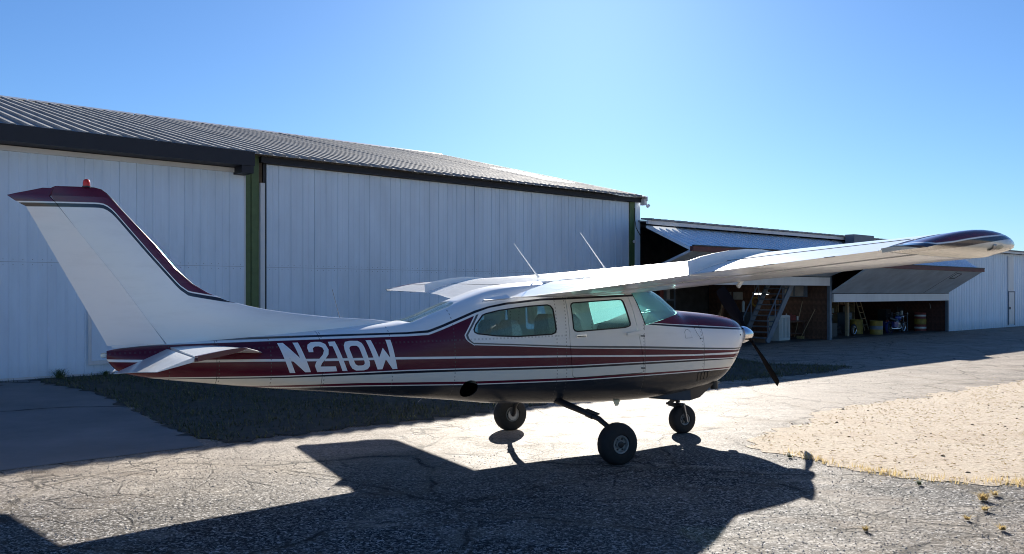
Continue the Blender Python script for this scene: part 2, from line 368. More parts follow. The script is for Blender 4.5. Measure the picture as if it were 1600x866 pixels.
def asphalt():
    g = NT('worn_asphalt'); p = g.pos()
    warp = g.noise(p, .9, 5, .6, out=1)
    pw = g.new('ShaderNodeVectorMath', operation='MULTIPLY_ADD'); g.put(pw.inputs[0], warp); pw.inputs[1].default_value = (.55, .55, 0); g.put(pw.inputs[2], p)
    big = g.noise(p, .22, 5, .6); mid = g.noise(p, 1.6, 6, .65); fine = g.noise(p, 26, 4, .7)
    chips = g.voro(p, 62, out='Color'); chipd = g.voro(p, 62)
    cv = g.sep(chips)[0]
    stone = g.ramp(cv, [(.0, (.012, .011, .010)), (.4, (.045, .043, .040)), (.65, (.14, .134, .127)), (.88, (.34, .325, .31)), (1., (.66, .64, .61))])
    tan = g.ramp(mid, [(.3, (.29, .245, .20)), (.7, (.53, .465, .39))]); tan = g.mix(g.math('MULTIPLY', g.ramp(cv, [(.0, 1.), (.45, 0.)]), .55), tan, (.07, .06, .052))
    x, y, z = g.sep(p)
    # the taxiway in front is bare aggregate, the far strip is dusted with tan dirt
    away = g.math('MULTIPLY_ADD', g.math('SUBTRACT', g.math('MULTIPLY_ADD', x, -.42, y), 7.2), .32, .0, clamp=True)
    mask = g.math('MULTIPLY_ADD', g.math('SUBTRACT', big, .5), 2.2, away, clamp=True)
    spot = g.ramp(g.noise(p, .75, 6, .7), [(.46, 0.), (.60, 1.)])
    mask = g.math('MAXIMUM', mask, g.math('MULTIPLY', spot, .45))
    col = g.mix(mask, stone, tan)
    col = g.mix(g.math('MULTIPLY', g.ramp(fine, [(.35, 1.), (.62, 0.)]), .5), col, (.05, .046, .044))
    # dirt trails, oil stains and pale dust
    dn = g.noise(g.vscale(p, (.7, 1.6, 1), (3, 1, 0)), 1.1, 6, .7); col = g.mix(g.math('MULTIPLY', g.ramp(dn, [(.56, 0.), (.66, 1.)]), .65), col, (.15, .118, .09))
    du = g.noise(g.vscale(p, (.8, 2.2, 1), (9, 4, 0)), .9, 6, .72); col = g.mix(g.math('MULTIPLY', g.ramp(du, [(.57, 0.), (.68, 1.)]), .55), col, (.44, .39, .33))
    ol = g.noise(p, .55, 4, .5); col = g.mix(g.math('MULTIPLY', g.ramp(ol, [(.66, 0.), (.74, 1.)]), .6), col, (.03, .028, .027))
    # alligator cracks and long joints
    e1 = g.voro(pw.outputs[0], .42, 'DISTANCE_TO_EDGE'); e2 = g.voro(pw.outputs[0], 2.3, 'DISTANCE_TO_EDGE')
    zone = g.ramp(g.noise(p, .33, 3), [(.40, 0.), (.54, 1.)])
    brk = g.ramp(g.noise(p, 2.2, 3), [(.38, .1), (.55, 1.)])
    k1 = g.ramp(e1, [(.0, 1.), (.005, .9), (.010, 0.)]); k2 = g.math('MULTIPLY', g.ramp(e2, [(.0, 1.), (.018, .6), (.035, 0.)]), zone)
    k = g.math('MULTIPLY', g.math('MAXIMUM', k1, k2), brk)
    edge = g.ramp(e1, [(.0, .5), (.05, .0)])
    col = g.mix(g.math('MULTIPLY', edge, mid), col, (.19, .15, .10))
    col = g.mix(g.math('MULTIPLY', k, .8), col, (.022, .019, .017))
    h = g.math('SUBTRACT', g.math('MULTIPLY_ADD', cv, .7, fine), g.math('MULTIPLY', k, .5))
    return g.done(col, g.ramp(mid, [(.3, .62), (.7, .80)]), 0, g.bump(h, .7, .016), .08)
M['asphalt'] = asphalt()
def concrete():
    g = NT('concrete_pad'); p = g.pos(); n = g.noise(p, .8, 7, .65); f = g.noise(p, 14, 5, .7)
    c = g.ramp(n, [(.25, (.13, .125, .125)), (.75, (.235, .225, .22))]); c = g.mix(g.math('MULTIPLY', f, .25), c, (.10, .09, .085))
    return g.done(c, .8, 0, g.bump(f, .3, .01))
M['concrete'] = concrete()
def mulch():
    g = NT('dry_straw_ground'); p = g.pos(); n = g.noise(p, 1.2, 6, .7); f = g.noise(g.vscale(p, (1, 2.2, 1)), 24, 5, .75)
    c = g.ramp(f, [(.3, (.13, .10, .07)), (.46, (.46, .375, .275)), (.7, (.72, .62, .48))]); c = g.mix(g.ramp(n, [(.42, 0.), (.72, .6)]), c, (.40, .29, .19)); sp = g.ramp(g.noise(g.vscale(p, (1, 2.4, 1)), 7, 4, .6), [(.58, 0.), (.66, .8)]); c = g.mix(sp, c, (.10, .07, .045))
    return g.done(c, .9, 0, g.bump(g.math('ADD', f, n), .9, .03))
M['mulch'] = mulch()
M['soil'] = simple('dark_soil', (.045, .040, .028), .9, var=.4, scale=6, bump=.5)

# ---------------------------------------------------------------- ground
H1 = Vector((-9.596, 15.603, 0)); U = Vector((.7615, .6482, 0)); N = Vector((-.6482, .7615, 0)); ZB = .144   # first hangar: front line, along, away
H2 = Vector((20.1, 38.4, 0))
def sstep(a, b, x):
    t = min(1, max(0, (x - a) / (b - a))); return t * t * (3 - 2 * t)
def gz(x, y):
    p = Vector((x, y, 0)) - H1; a, b = p.dot(U), p.dot(N)
    return ZB * sstep(-5.5, -.3, b) * (1 - sstep(16.5, 21, a)) * (1 - sstep(12, 18, b))
def sheet(name, mat, outline, dz, cell, label=None, kind='structure', ragged=0):
    """a ground patch: grid cells inside an outline, draped over the terrain"""
    xs = [p[0] for p in outline]; ys = [p[1] for p in outline]
    bm = bmesh.new()
    vs = [bm.verts.new((p[0], p[1], 0)) for p in outline]; bm.faces.new(vs)
    for k in range(int((max(xs) - min(xs)) / cell) + 1):
        x = min(xs) + (k + .5) * cell
        bmesh.ops.bisect_plane(bm, geom=bm.verts[:] + bm.edges[:] + bm.faces[:], plane_co=(x, 0, 0), plane_no=(1, 0, 0))
    for k in range(int((max(ys) - min(ys)) / cell) + 1):
        y = min(ys) + (k + .5) * cell
        bmesh.ops.bisect_plane(bm, geom=bm.verts[:] + bm.edges[:] + bm.faces[:], plane_co=(0, y, 0), plane_no=(0, 1, 0))
    for v in bm.verts: v.co.z = gz(v.co.x, v.co.y) + dz
    bmesh.ops.recalc_face_normals(bm, faces=bm.faces)
    me = bpy.data.meshes.new(name); bm.to_mesh(me); bm.free(); me.materials.append(mat)
    for p in me.polygons:
        if p.normal.z < 0: p.flip()
    o = link(name, me); o['kind'] = kind
    if label: o['label'] = label
    return o
def rag(pts, amp, n=6, seed=1):
    """ragged version of a closed outline"""
    r = random.Random(seed); out = []
    for i, p in enumerate(pts):
        q = pts[(i + 1) % len(pts)]; d = Vector((q[0] - p[0], q[1] - p[1])); L = d.length
        m = max(1, int(L * n)) if L < 60 else 1; nrm = Vector((-d.y, d.x)).normalized()
        for k in range(m):
            t = k / m; o_ = r.uniform(-amp, amp) if k else 0
            out.append((p[0] + d.x * t + nrm.x * o_, p[1] + d.y * t + nrm.y * o_))
    return out
def wp(o, a, b): p = o + U * a + N * b; return (p.x, p.y)

me = MB()
G = [-1500, -300, -80, -40] + [-30 + 1.5 * k for k in range(55)] + [60, 90, 200, 1500]
GY = [-300, -60, -15] + [-6 + 1.5 * k for k in range(45)] + [70, 100, 200, 600, 3000]
nx = len(G)
me.v = [(x, y, gz(x, y)) for y in GY for x in G]
for j in range(len(GY) - 1):
    for i in range(nx - 1): me.f.append((j * nx + i, j * nx + i + 1, (j + 1) * nx + i + 1, (j + 1) * nx + i)); me.mi.append(0)
tag(me.build('taxiway', M['asphalt'], None, 60), 'cracked sunlit asphalt taxiway', None, None, 'structure')

pad = [wp(H1, -9, -.04), (-9.62, 16.62 - 1.12), (-9.0, 16.1), (-8.28, 15.2), (-7.21, 14.3), (-6.46, 13.5), (-5.09, 11.75), (-3.95, 10.3), (-3.5, 9.9), (-5.1, 8.45), (-9.5, 4.9), (-18, 1)]
pad = [wp(H1, -9, -.04), wp(H1, .55, -.04), (-8.55, 15.2), (-7.21, 14.3), (-6.46, 13.5), (-5.09, 11.75), (-3.95, 10.3), (-3.6, 9.75), (-5.1, 8.42), (-9.5, 4.6), (-16, .5)]
sheet('concrete_apron', M['concrete'], rag(pad, .035, 3, 3), .006, 1.2, 'pale concrete apron in front of the left hangar door')
turf = [wp(H1, .5, -.04), wp(H1, 18.3, -.04), wp(H1, 18.6, -1.0), (6.4, 20.9), (8.2, 20.2), (6.9, 18.6), (5.6, 17.6), (4.4, 16.9), (1.2, 13.9), (-.74, 12.2), (-2.2, 10.95), (-3.45, 9.95), (-3.9, 10.25), (-5.05, 11.7), (-6.4, 13.45), (-7.15, 14.25), (-8.5, 15.15)]
sheet('verge_soil', M['soil'], rag(turf, .16, 7, 5), .010, 1.2, 'dark soil verge between the hangar and the taxiway')
straw = [(3.0, 10.3), (3.55, 11.05), (4.9, 12.75), (6.4, 13.9), (8.1, 15.1), (10.4, 16.95), (16, 21.5), (30, 33), (60, 40), (60, -10), (20, -6), (9, 5.4), (6.2, 7.1), (4.75, 7.72), (3.97, 7.93), (3.43, 8.40), (3.1, 9.1), (2.75, 9.6)]
field = [(-400, -400), (400, -400), (400, -1.2), (60, -1.2), (20, -1.0), (-20, -1.4), (-400, -3)]  # unseen pale ground added behind the camera to bounce light onto the aeroplane
sheet('bounce_field', M['mulch'], field, .012, 60, 'unseen straw field added behind the camera to bounce light')
sheet('straw_ground', M['mulch'], rag(rag(straw, .30, 1.6, 21), .10, 9, 9), .005, 1.5, 'sunlit patch of dry tan straw beside the taxiway')

# grass in the hangar's shade, straw bits, tufts
def inside(poly, x, y):
    c = False; j = len(poly) - 1
    for i in range(len(poly)):
        if (poly[i][1] > y) != (poly[j][1] > y) and x < (poly[j][0] - poly[i][0]) * (y - poly[i][1]) / (poly[j][1] - poly[i][1]) + poly[i][0]: c = not c
        j = i
    return c
def blades(poly, n, hmin, hmax, w, box, seed, dens=None, lean=.5, z0=0.):
    r = random.Random(seed); m = MB(); k = 0
    while k < n:
        x, y = r.uniform(box[0], box[1]), r.uniform(box[2], box[3])
        if not inside(poly, x, y) or (dens and r.random() > dens(x, y)): k += .2; continue
        h = r.uniform(hmin, hmax) * r.uniform(.6, 1.2); a = r.uniform(0, 6.283); L = h * r.uniform(.1, lean); ww = w * r.uniform(.6, 1.3)
        dx, dy = math.cos(a), math.sin(a); z = gz(x, y) + z0
        i = len(m.v); m.v += [(x - dy * ww, y + dx * ww, z), (x + dy * ww, y - dx * ww, z), (x + dx * L, y + dy * L, z + h)]
        m.f.append((i, i + 1, i + 2)); m.mi.append(0); k += 1
    return m
def clump(x, y):
    return .35 + .65 * (math.sin(x * 2.1 + 1.7 * math.sin(y * 1.3)) * math.sin(y * 2.7 + math.sin(x * 1.1)) > -.15)
b = blades(turf, 60000, .03, .11, .008, (-10, 10, 9.5, 30), 3, clump, 1.2)
o = link('grass', b.mesh('grass', M['grass'])); tag(o, 'short dark grass growing on the shaded verge', None, None, 'stuff')
r = random.Random(31); m = MB()
for k in range(7500):
    while True:
        x, y = r.uniform(2.2, 15), r.uniform(6.4, 18)
        if inside(straw, x, y): break
        if r.random() < .12 and min(math.hypot(x - q[0], y - q[1]) for q in straw) < .9 * r.random() + .15: break
    a = r.uniform(0, 3.1416); L = r.uniform(.012, .04); w = r.uniform(.002, .005); z = (.009 if inside(straw, x, y) else .003) + r.uniform(0, .012)
    m.bar((x, y, z), (x + math.cos(a) * L, y + math.sin(a) * L, z + r.uniform(-.004, .014)), w, w)
o = link('straw_litter', m.mesh('straw_litter', M['straw'])); tag(o, 'loose bits of dry straw strewn on the tan patch', None, None, 'stuff')
edge_box = [(3.0, 9.2), (3.45, 8.35), (3.97, 7.86), (4.75, 7.66), (6.2, 7.05), (6.3, 7.3), (4.8, 7.95), (4.0, 8.15), (3.5, 8.65), (3.1, 9.4)]
b = blades(edge_box, 4200, .02, .085, .004, (2.9, 6.4, 7, 9.5), 5, lambda x, y: .25 + .75 * (math.sin(x * 9) * math.sin(x * 3.7) > .1), 1.0)
o = link('dry_grass', b.mesh('dry_grass', M['straw'])); tag(o, 'yellow dry grass along the edge of the asphalt', None, None, 'stuff')
# weedy joints across the concrete apron, lit weeds on the verge's edge
def strip(name, pts, w, dz, mat, seed, label):
    r = random.Random(seed); L = []; Rr = []
    for i in range(len(pts) - 1):
        a, b_ = Vector(pts[i]), Vector(pts[i + 1]); n_ = max(2, int((b_ - a).length / .12)); nr = Vector((-(b_ - a).y, (b_ - a).x)).normalized()
        for k in range(n_): q = a.lerp(b_, k / n_); L.append(tuple(q + nr * w * r.uniform(.1, 1.2))); Rr.append(tuple(q - nr * w * r.uniform(.1, 1.2)))
    return sheet(name, mat, L + Rr[::-1], dz, 2.0, label)
strip('slab_joint', [(-10.6, 14.7), (-9.6, 15.15), (-8.6, 15.35)], .035, .0105, M['soil'], 3, 'weedy joint across the concrete apron nearest the hangar door')
strip('slab_joint', [(-7.6, 12.2), (-6.9, 12.75), (-5.9, 12.95)], .03, .0105, M['soil'], 4, 'dark patched joint in the middle of the concrete apron')
jb = [(-10.4, 14.75), (-9.4, 15.2), (-8.5, 15.3), (-8.5, 15.4), (-9.5, 15.3), (-10.5, 14.9)]
b = blades(jb, 260, .03, .09, .006, (-10.6, -8.4, 14.6, 15.5), 8, None, 1.0, .008); tag(link('joint_weeds', b.mesh('joint_weeds', M['grass'])), 'low weeds growing in the joint of the concrete apron', None, None, 'stuff')
eb_ = [(4.2, 16.5), (5.6, 17.4), (6.9, 18.4), (8.3, 20.0), (8.0, 20.2), (6.8, 18.8), (5.5, 17.8), (4.2, 16.9)]
b = blades(eb_, 900, .03, .14, .007, (4, 8.5, 16.3, 20.3), 9, lambda x, y: .1 + .9 * (math.sin(x * 5) * math.sin(x * 2.3 + 1) > .2), .9); tag(link('edge_weeds', b.mesh('edge_weeds', M['grass'])), 'ragged weeds along the sunlit edge of the verge', None, None, 'stuff')
# dark clods and bits of bark lying in the straw
r = random.Random(77); m = MB()
for k in range(420):
    while True:
        x, y = r.uniform(2.9, 14), r.uniform(7.4, 17)
        if inside(straw, x, y): break
    s_ = r.uniform(.006, .024) * (1.5 if r.random() < .08 else 1); a = r.uniform(0, 3.14); e = r.uniform(.4, .9)
    ring_ = [(x + math.cos(a + q * 1.047) * s_ * r.uniform(.7, 1.1) + 0, y + math.sin(a + q * 1.047) * s_ * e * r.uniform(.7, 1.1), .004) for q in range(6)]
    top = [(x + (p_[0] - x) * .6, y + (p_[1] - y) * .6, .004 + s_ * r.uniform(.3, .6)) for p_ in ring_]
    m.loft([ring_, top], False, True)
M['clod'] = simple('dark_clods', (.16, .115, .075), .9, var=.6, scale=14)
o = link('clods', m.mesh('clods', M['clod'])); tag(o, 'dark clods and bark bits strewn in the dry straw', None, None, 'stuff')
# gravel chips lying loose on the taxiway
m = MB(); r = random.Random(12)
for k in range(9000):
    y = 5.6 + 3.6 * r.random() ** 1.3; x = r.uniform(-.66, .66) * y
    if inside(straw, x, y): continue
    s_ = r.uniform(.004, .010); i = len(m.v); a = r.uniform(0, 6.28)
    for q in range(3):
        t = a + q * 2.094 + r.uniform(-.4, .4); m.v.append((x + math.cos(t) * s_, y + math.sin(t) * s_, gz(x, y) - .001))
    m.v.append((x + r.uniform(-.3, .3) * s_, y + r.uniform(-.3, .3) * s_, gz(x, y) + s_ * r.uniform(.5, 1.0)))
    for f in ((0, 1, 3), (1, 2, 3), (2, 0, 3)): m.f.append(tuple(i + q for q in f)); m.mi.append(0)
M['chip'] = simple('stone_chips', (.24, .22, .21), .8, var=.6, scale=90)
o = link('gravel', m.mesh('gravel', M['chip'])); tag(o, 'loose stone chips scattered over the taxiway', None, None, 'stuff')

def tuft(name, x, y, h, n, seed, mat, label, group):
    r = random.Random(seed); m = MB()
    for k in range(n):
        a = r.uniform(0, 6.283); l = h * r.uniform(.5, 1.1); sp = r.uniform(.3, 1.5) * l; bx, by = r.uniform(-.25, .25) * h, r.uniform(-.25, .25) * h; w = .003 + .004 * r.random()
        dx, dy = math.cos(a), math.sin(a); p0 = Vector((bx, by, -.004)); p1 = p0 + Vector((dx * sp * .4, dy * sp * .4, l * .5)); p2 = p0 + Vector((dx * sp, dy * sp, l * .62)); n_ = Vector((-dy, dx, 0)) * w
        m.quad(p0 - n_, p0 + n_, p1 + n_ * .7, p1 - n_ * .7); m.quad(p1 - n_ * .7, p1 + n_ * .7, p2)
    o = m.build(name, mat); o.location = (x, y, gz(x, y) + .012); return tag(o, label, 'grass tuft', group)
for i, (x, y, h, n, lb) in enumerate([(4.07, 7.18, .10, 70, 'yellow dry tuft standing highest on the crossing of two asphalt cracks'), (4.27, 7.36, .07, 50, 'flat yellow tuft just beyond the tallest one by the straw patch'),
        (3.89, 6.84, .06, 60, 'low dry tuft in the long crack nearer the camera than the tallest tuft'), (3.59, 6.56, .05, 45, 'small dry tuft at the bend of the long curved crack'), (2.66, 6.26, .05, 40, 'lone pale tuft in the grey asphalt left of the curved crack'),
        (3.70, 6.28, .06, 50, 'dry tuft near the lower right edge of the asphalt'), (3.80, 6.10, .05, 50, 'lowest dry tuft at the lower right corner')]):
    tuft('dry_tuft', x, y, h, n, 60 + i, M['straw'], lb, 'dry tufts in the taxiway cracks')
tuft('weed_tuft', 3.80, 7.76, .055, 45, 80, M['weed'], 'green weed growing out of the asphalt edge by the straw patch', None)
tuft('weed_tuft', 3.02, 9.05, .06, 50, 81, M['weed'], "green weed at the tip of the straw patch in the nose shadow", None)

# ---------------------------------------------------------------- first hangar: white metal doors, green posts, ribbed roof
RZ = math.atan2(U.y, U.x)
b_r, z_r = 10.8, 7.50
h1 = empty('metal_hangar', H1, RZ, 'long hangar with white metal doors, green posts and a ribbed sheet roof', 'hangar')
def panel_mesh(name, w, h, t, rib_w=.036, rib_h=.016, mat=None):
    """one vertical sheet: flat field with a raised lap rib on its left edge, front faces -y"""
    m = MB(); prof = [(.0015, 0), (.0015, -rib_h), (rib_w * .75, -rib_h), (rib_w, 0), (w * .5, 0), (w * .5 + .006, -.005), (w * .5 + .020, -.005), (w * .5 + .026, 0), (w - .0015, 0)]
    rings = [[(x, y, z) for x, y in prof] + [(w - .0015, t, z), (.0015, t, z)] for z in (0, h)]
    m.loft(rings); return m.mesh(name, mat)
def hdoor(a0, a1, z0, zs, z1, b, pw, lip):
    d = empty('hangar_door'); d.parent = h1; d.location = (0, b, 0)
    n = round((a1 - a0) / pw); w = (a1 - a0) / n
    lo = panel_mesh('panel', w, zs - .002 - z0, .02, mat=M['door_panel']); up = panel_mesh('panel', w, z1 - zs - .002, .02, mat=M['door_panel'])
    for i in range(n):
        o = link('panel', lo, d); o.location = (a0 + i * w, random.uniform(-.002, .002), z0)
        o = link('panel', up, d); o.location = (a0 + i * w, random.uniform(-.002, .002), zs + .002)
    MB().box2((a0, .024, z0), (a1, .08, z1)).build('door_frame', M['dark_steel'], d)
    MB().box2((a0, -.005, z0 - .06), (a1, .022, z0 - .003)).build('bottom_rail', M['trim'], d)
    m = MB(); r = random.Random(int(a0 * 10))
    for i in range(n * 2):
        x = a0 + i * w / 2 + .08
        for dz in (.05, -.05):
            m.box((x, -.003, zs + dz), (.010, .006, .010))
    o = m.build('screws', M['dark_steel'], d); o['kind'] = 'stuff'
    if lip: MB().box2((a0, -.05, z1 - .012), (a1 - .14, .0, z1 + .085)).build('top_trim', M['trim'], d)
    MB().box2((a1 + .001, -.02, z0), (a1 + .03, .05, z1)).build('edge_trim', M['trim'], d)
    return d
d1 = hdoor(-9.0, 4.66, .19, 2.375, 4.46, -.12, .322, True)
hdoor(5.235, 17.54, .19, 2.375, 4.72, 0, .30, False)
# walk-in door set in the left sliding door
f = MB(); f.box2((1.47, -.05, .36), (1.53, -.024, 2.34)).box2((1.531, -.05, .36), (2.40, -.024, .44)).box2((2.401, -.05, .36), (2.46, -.024, 2.34)).box2((1.531, -.05, 2.26), (2.40, -.024, 2.34))
f.build('walk_in_door_frame', M['trim'], d1)
MB().box2((1.535, -.032, .445), (2.395, -.022, 2.255)).build('walk_in_door', M['door_panel'], d1)
p = MB(); p.box2((4.70, -.02, .1), (4.855, .10, 4.9)).build('post', M['green'], h1); p = MB(); p.box2((4.87, -.035, .1), (5.04, .10, 4.9)).build('post', M['green'], h1)
MB().box2((5.06, -.09, .1), (5.165, -.0, 4.28)).build('door_guide', M['trim'], h1)
MB().box2((5.17, .02, .1), (5.232, .09, 4.75)).build('door_gap_jamb', M['dark_steel'], h1)
MB().box2((17.60, -.03, .1), (17.83, .08, 4.85)).build('post', M['green'], h1)
MB().box2((17.84, -.05, .1), (18.08, 18, 4.86)).build('gable_wall', M['door_panel'], h1)
MB().box2((-9, -.62, 4.56), (4.70, -.02, 4.87)).build('track_hood', M['hood'], h1)
MB().box2((4.42, -.60, 4.40), (4.68, -.06, 4.558)).build('hood_end', M['hood'], h1)
MB().box2((5.05, -.16, 4.735), (18.05, -.02, 4.872)).build('eave_track', M['hood'], h1)
for x in (17.85, -9.0): MB().prism([(.05, 4.865), (b_r, z_r), (21.6, 4.865)], (0, 1, 0), (0, 0, 1), (.15, 0, 0), (x, 0, 0)).build('gable_peak', M['door_panel'], h1)
MB().box2((-9, .1, .1), (-8.85, 21.6, 4.86)).build('gable_wall', M['door_panel'], h1)
MB().box2((-9, 21.6, .1), (17.83, 21.7, 4.86)).build('rear_wall', M['door_panel'], h1)
# roof: sheets of three ribs each
roof = empty('roof'); roof.parent = h1
b0, z0, b1, z1 = -.36, 4.885, 10.8, 7.62
def roof_sheet(name, a_w, nr, b0, z0, b1, z1, rh=.050, mat=None):
    m = MB(); st = a_w / nr; prof = []
    for k in range(nr):
        x = k * st; prof += [(x, 0), (x + .004, 0), (x + .012, rh), (x + .085, rh), (x + .105, 0), (x + .20, 0), (x + .207, .006), (x + .225, .006), (x + .232, 0)]
    prof.append((a_w, 0)); nz = Vector((0, -(z1 - z0), b1 - b0)).normalized()
    rings = []
    for t in (0, 1):
        B, Z = b0 + (b1 - b0) * t, z0 + (z1 - z0) * t
        rings.append([Vector((x, B, Z)) + nz * h for x, h in prof] + [Vector((a_w, B, Z)) - nz * .012, Vector((0, B, Z)) - nz * .012])
    m.loft(rings); return m.mesh(name, mat)
sm = roof_sheet('roof_sheet', .945, 3, b0, z0, b1, z1, mat=M['roof'])
a = 18.04 - .945; k = 0
while a > -10:
    o = link('roof_sheet', sm, roof); o.location = (a, 0, random.uniform(0, .006)); o.rotation_euler = (random.uniform(-.0009, .0009), random.uniform(-.0035, .0035), 0)
    a -= .945
bk = MB(); bk.quad((-10, b1, z1), (18.1, b1, z1), (18.1, 22, 4.86), (-10, 22, 4.86)); bk.build('rear_slope', M['roof'], roof)
rc = MB()
for i in range(9):
    x0 = -10 + i * 3.1; rc = MB(); rc.prism([(-.16, -.02), (0, .055), (.16, -.02), (0, .02)], (0, 1, 0), (0, 0, 1), (3.06, 0, 0), (x0, b1, z1 + .03)); rc.build('ridge_cap', M['trim'], roof)
MB().prism([(b0, z0 + .03), (b1, z1 + .03), (22, 4.9), (22, 4.7), (b1, z1 - .14), (b0, z0 - .12)], (0, 1, 0), (0, 0, 1), (.05, 0, 0), (18.045, 0, 0)).build('gable_trim', M['trim'], roof)
sk = lambda b: z0 + (z1 - z0) * (b - b0) / (b1 - b0)
m = MB(); m.quad((15.9, 1.9, sk(1.9) + .055), (17.0, 1.9, sk(1.9) + .055), (17.0, 5.2, sk(5.2) + .055), (15.9, 5.2, sk(5.2) + .055)); m.quad((15.9, 1.9, sk(1.9) + .038), (17.0, 1.9, sk(1.9) + .038), (17.0, 1.9, sk(1.9) + .0545), (15.9, 1.9, sk(1.9) + .0545))
M['patch'] = simple('new_metal_patch', (.6, .6, .6), .22, .9, var=.05)
m.build('roof_patch', M['patch'], roof)
# floodlight and its cable at the corner
fl = MB().box2((18.0, -.30, 4.64), (18.12, -.12, 4.84)).build('floodlight', M['trim'], h1)
MB().lathe([(.0, .0), (.05, .01), (.07, .06), (.06, .10), (.0, .105)], 12, (18.12, -.30, 4.66), (.5, -.3, -.6)).build('floodlight_lens', M['lamp_glass'], h1, 40)
MB().tube([(17.80, -.06, 4.55), (17.80, -.06, 4.2), (17.86, -.07, 3.9), (18.02, -.08, 3.7), (18.10, -.08, 3.62)], .012, 6).build('cable', M['black'], h1, 60)
MB().lathe([(.0, 0), (.05, .01), (.055, .05), (.0, .07)], 12, (17.75, -.05, 3.45), (0, -1, 0)).build('socket', M['trim'], h1, 40)
# weeds against the door
for i, (a, h, lb) in enumerate([(.95, .30, 'dark bushy weed against the foot of the white hangar door'), (1.75, .16, 'small weed at the door foot under the walk-in door frame'), (2.5, .22, 'low weed at the door foot half behind the tail')]):
    x, y = wp(H1, a, -.32); tuft('weed', x, y, h, 90, 90 + i, M['weed'], lb, 'weeds along the hangar door')

# ---------------------------------------------------------------- second hangar: open bays with bifold doors
h2 = empty('open_hangar', H2, RZ, 'low hangar beyond the nose with two bays open and bifold doors raised', 'hangar')
ZH = 3.80
def ribbed(m, a0, a1, z0, z1, b, st=.3, rh=.018):
    prof = []; x = a0
    while x < a1 - .01:
        prof += [(x, b), (x + .02, b - rh), (x + .06, b - rh), (x + .08, b)]; x += st
    prof.append((a1, b))
    m.loft([[(x, y, z) for x, y in prof] + [(a1, b + .06, z), (a0, b + .06, z)] for z in (z0, z1)])
    return m
ribbed(MB(), .06, 14.5, -.05, ZH, 0).build('front_wall', M['door_panel'], h2)
MB().box2((0, -.035, -.05), (.058, .10, ZH)).build('corner_trim', M['trim'], h2)
MB().box2((7.35, -.045, 1.86), (8.10, -.020, ZH - .1)).build('wall_strip', M['trim'], h2)
wd_ = MB().box2((7.44, -.05, .16), (8.20, -.021, 1.80)).build('walk_in_door', M['trim'], h2)
f = MB(); f.box2((7.38, -.06, .1), (7.437, -.022, 1.86)).box2((8.203, -.06, .1), (8.26, -.022, 1.86)).box2((7.438, -.06, 1.803), (8.202, -.022, 1.86)); f.build('door_frame', M['grey_blue'], h2)
MB().box((7.52, -.07, .98), (.05, .05, .12)).build('door_handle', M['dark_steel'], h2)
MB().box2((-21.4, -.28, ZH + .005), (14.6, -.20, ZH + .11)).build('eave_trim', M['trim'], h2)
m = MB()
for i in range(34): m.bar((-19.1 + i * 1.0, -.20, ZH + .02), (-19.1 + i * 1.0, 7.9, ZH + .02 + .66), .10, .08)
m.build('rafters', M['dark_steel'], h2)['kind'] = 'stuff'
rs = roof_sheet('roof_sheet', .945, 3, -.34, ZH + .125, 8.0, ZH + .86, .04, M['roof']); roof2 = empty('roof'); roof2.parent = h2
rs2 = roof_sheet('roof_sheet', .945, 3, -.34, ZH + .125, .1, ZH + .164, .04, M['roof'])
for i in range(38):
    o = link('roof_sheet', rs if i < 36 else rs2, roof2); o.location = (14.6 - .945 * (i + 1), 0, random.uniform(0, .006))
MB().quad((-19.2, 8, ZH + .86), (14.6, 8, ZH + .86), (14.6, 16, ZH), (-19.2, 16, ZH)).build('rear_slope', M['roof'], roof2)
MB().box2((-10.1, -.72, 3.5), (-8.55, -.36, 3.99)).build('roof_box', M['grey_blue'], roof2)
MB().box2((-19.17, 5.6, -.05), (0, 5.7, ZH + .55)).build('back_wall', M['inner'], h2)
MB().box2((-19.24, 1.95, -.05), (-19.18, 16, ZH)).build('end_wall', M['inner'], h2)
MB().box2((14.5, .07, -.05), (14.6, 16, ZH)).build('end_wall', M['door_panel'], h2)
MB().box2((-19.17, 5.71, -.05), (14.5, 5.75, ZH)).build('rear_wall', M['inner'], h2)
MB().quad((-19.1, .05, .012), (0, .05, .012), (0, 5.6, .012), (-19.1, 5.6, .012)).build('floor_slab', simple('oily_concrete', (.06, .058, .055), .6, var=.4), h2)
def partition(a, mat, zt):
    pt = empty('partition'); pt.parent = h2; pt.location = (a, 0, 0)
    MB().box2((.0, .06, 0), (.06, 5.55, zt)).build('backing', M['dark_steel'], pt)
    pm = [MB().box2((-.02 - .004 * (i % 2), .002, 0), (-.001, .196, zt - .02)).mesh('plank', mat) for i in range(2)]
    for i in range(27):
        o = link('plank', pm[i % 2], pt); o.location = (random.uniform(-.006, 0), .08 + i * .2, random.uniform(0, .02))
    MB().box2((-.06, -.06, 0), (.08, .055, zt)).build('post', M['grey_blue'], pt)
    return pt
partition(-10.62, M['wood'], 3.5); partition(-.05, M['wood2'], 3.5)
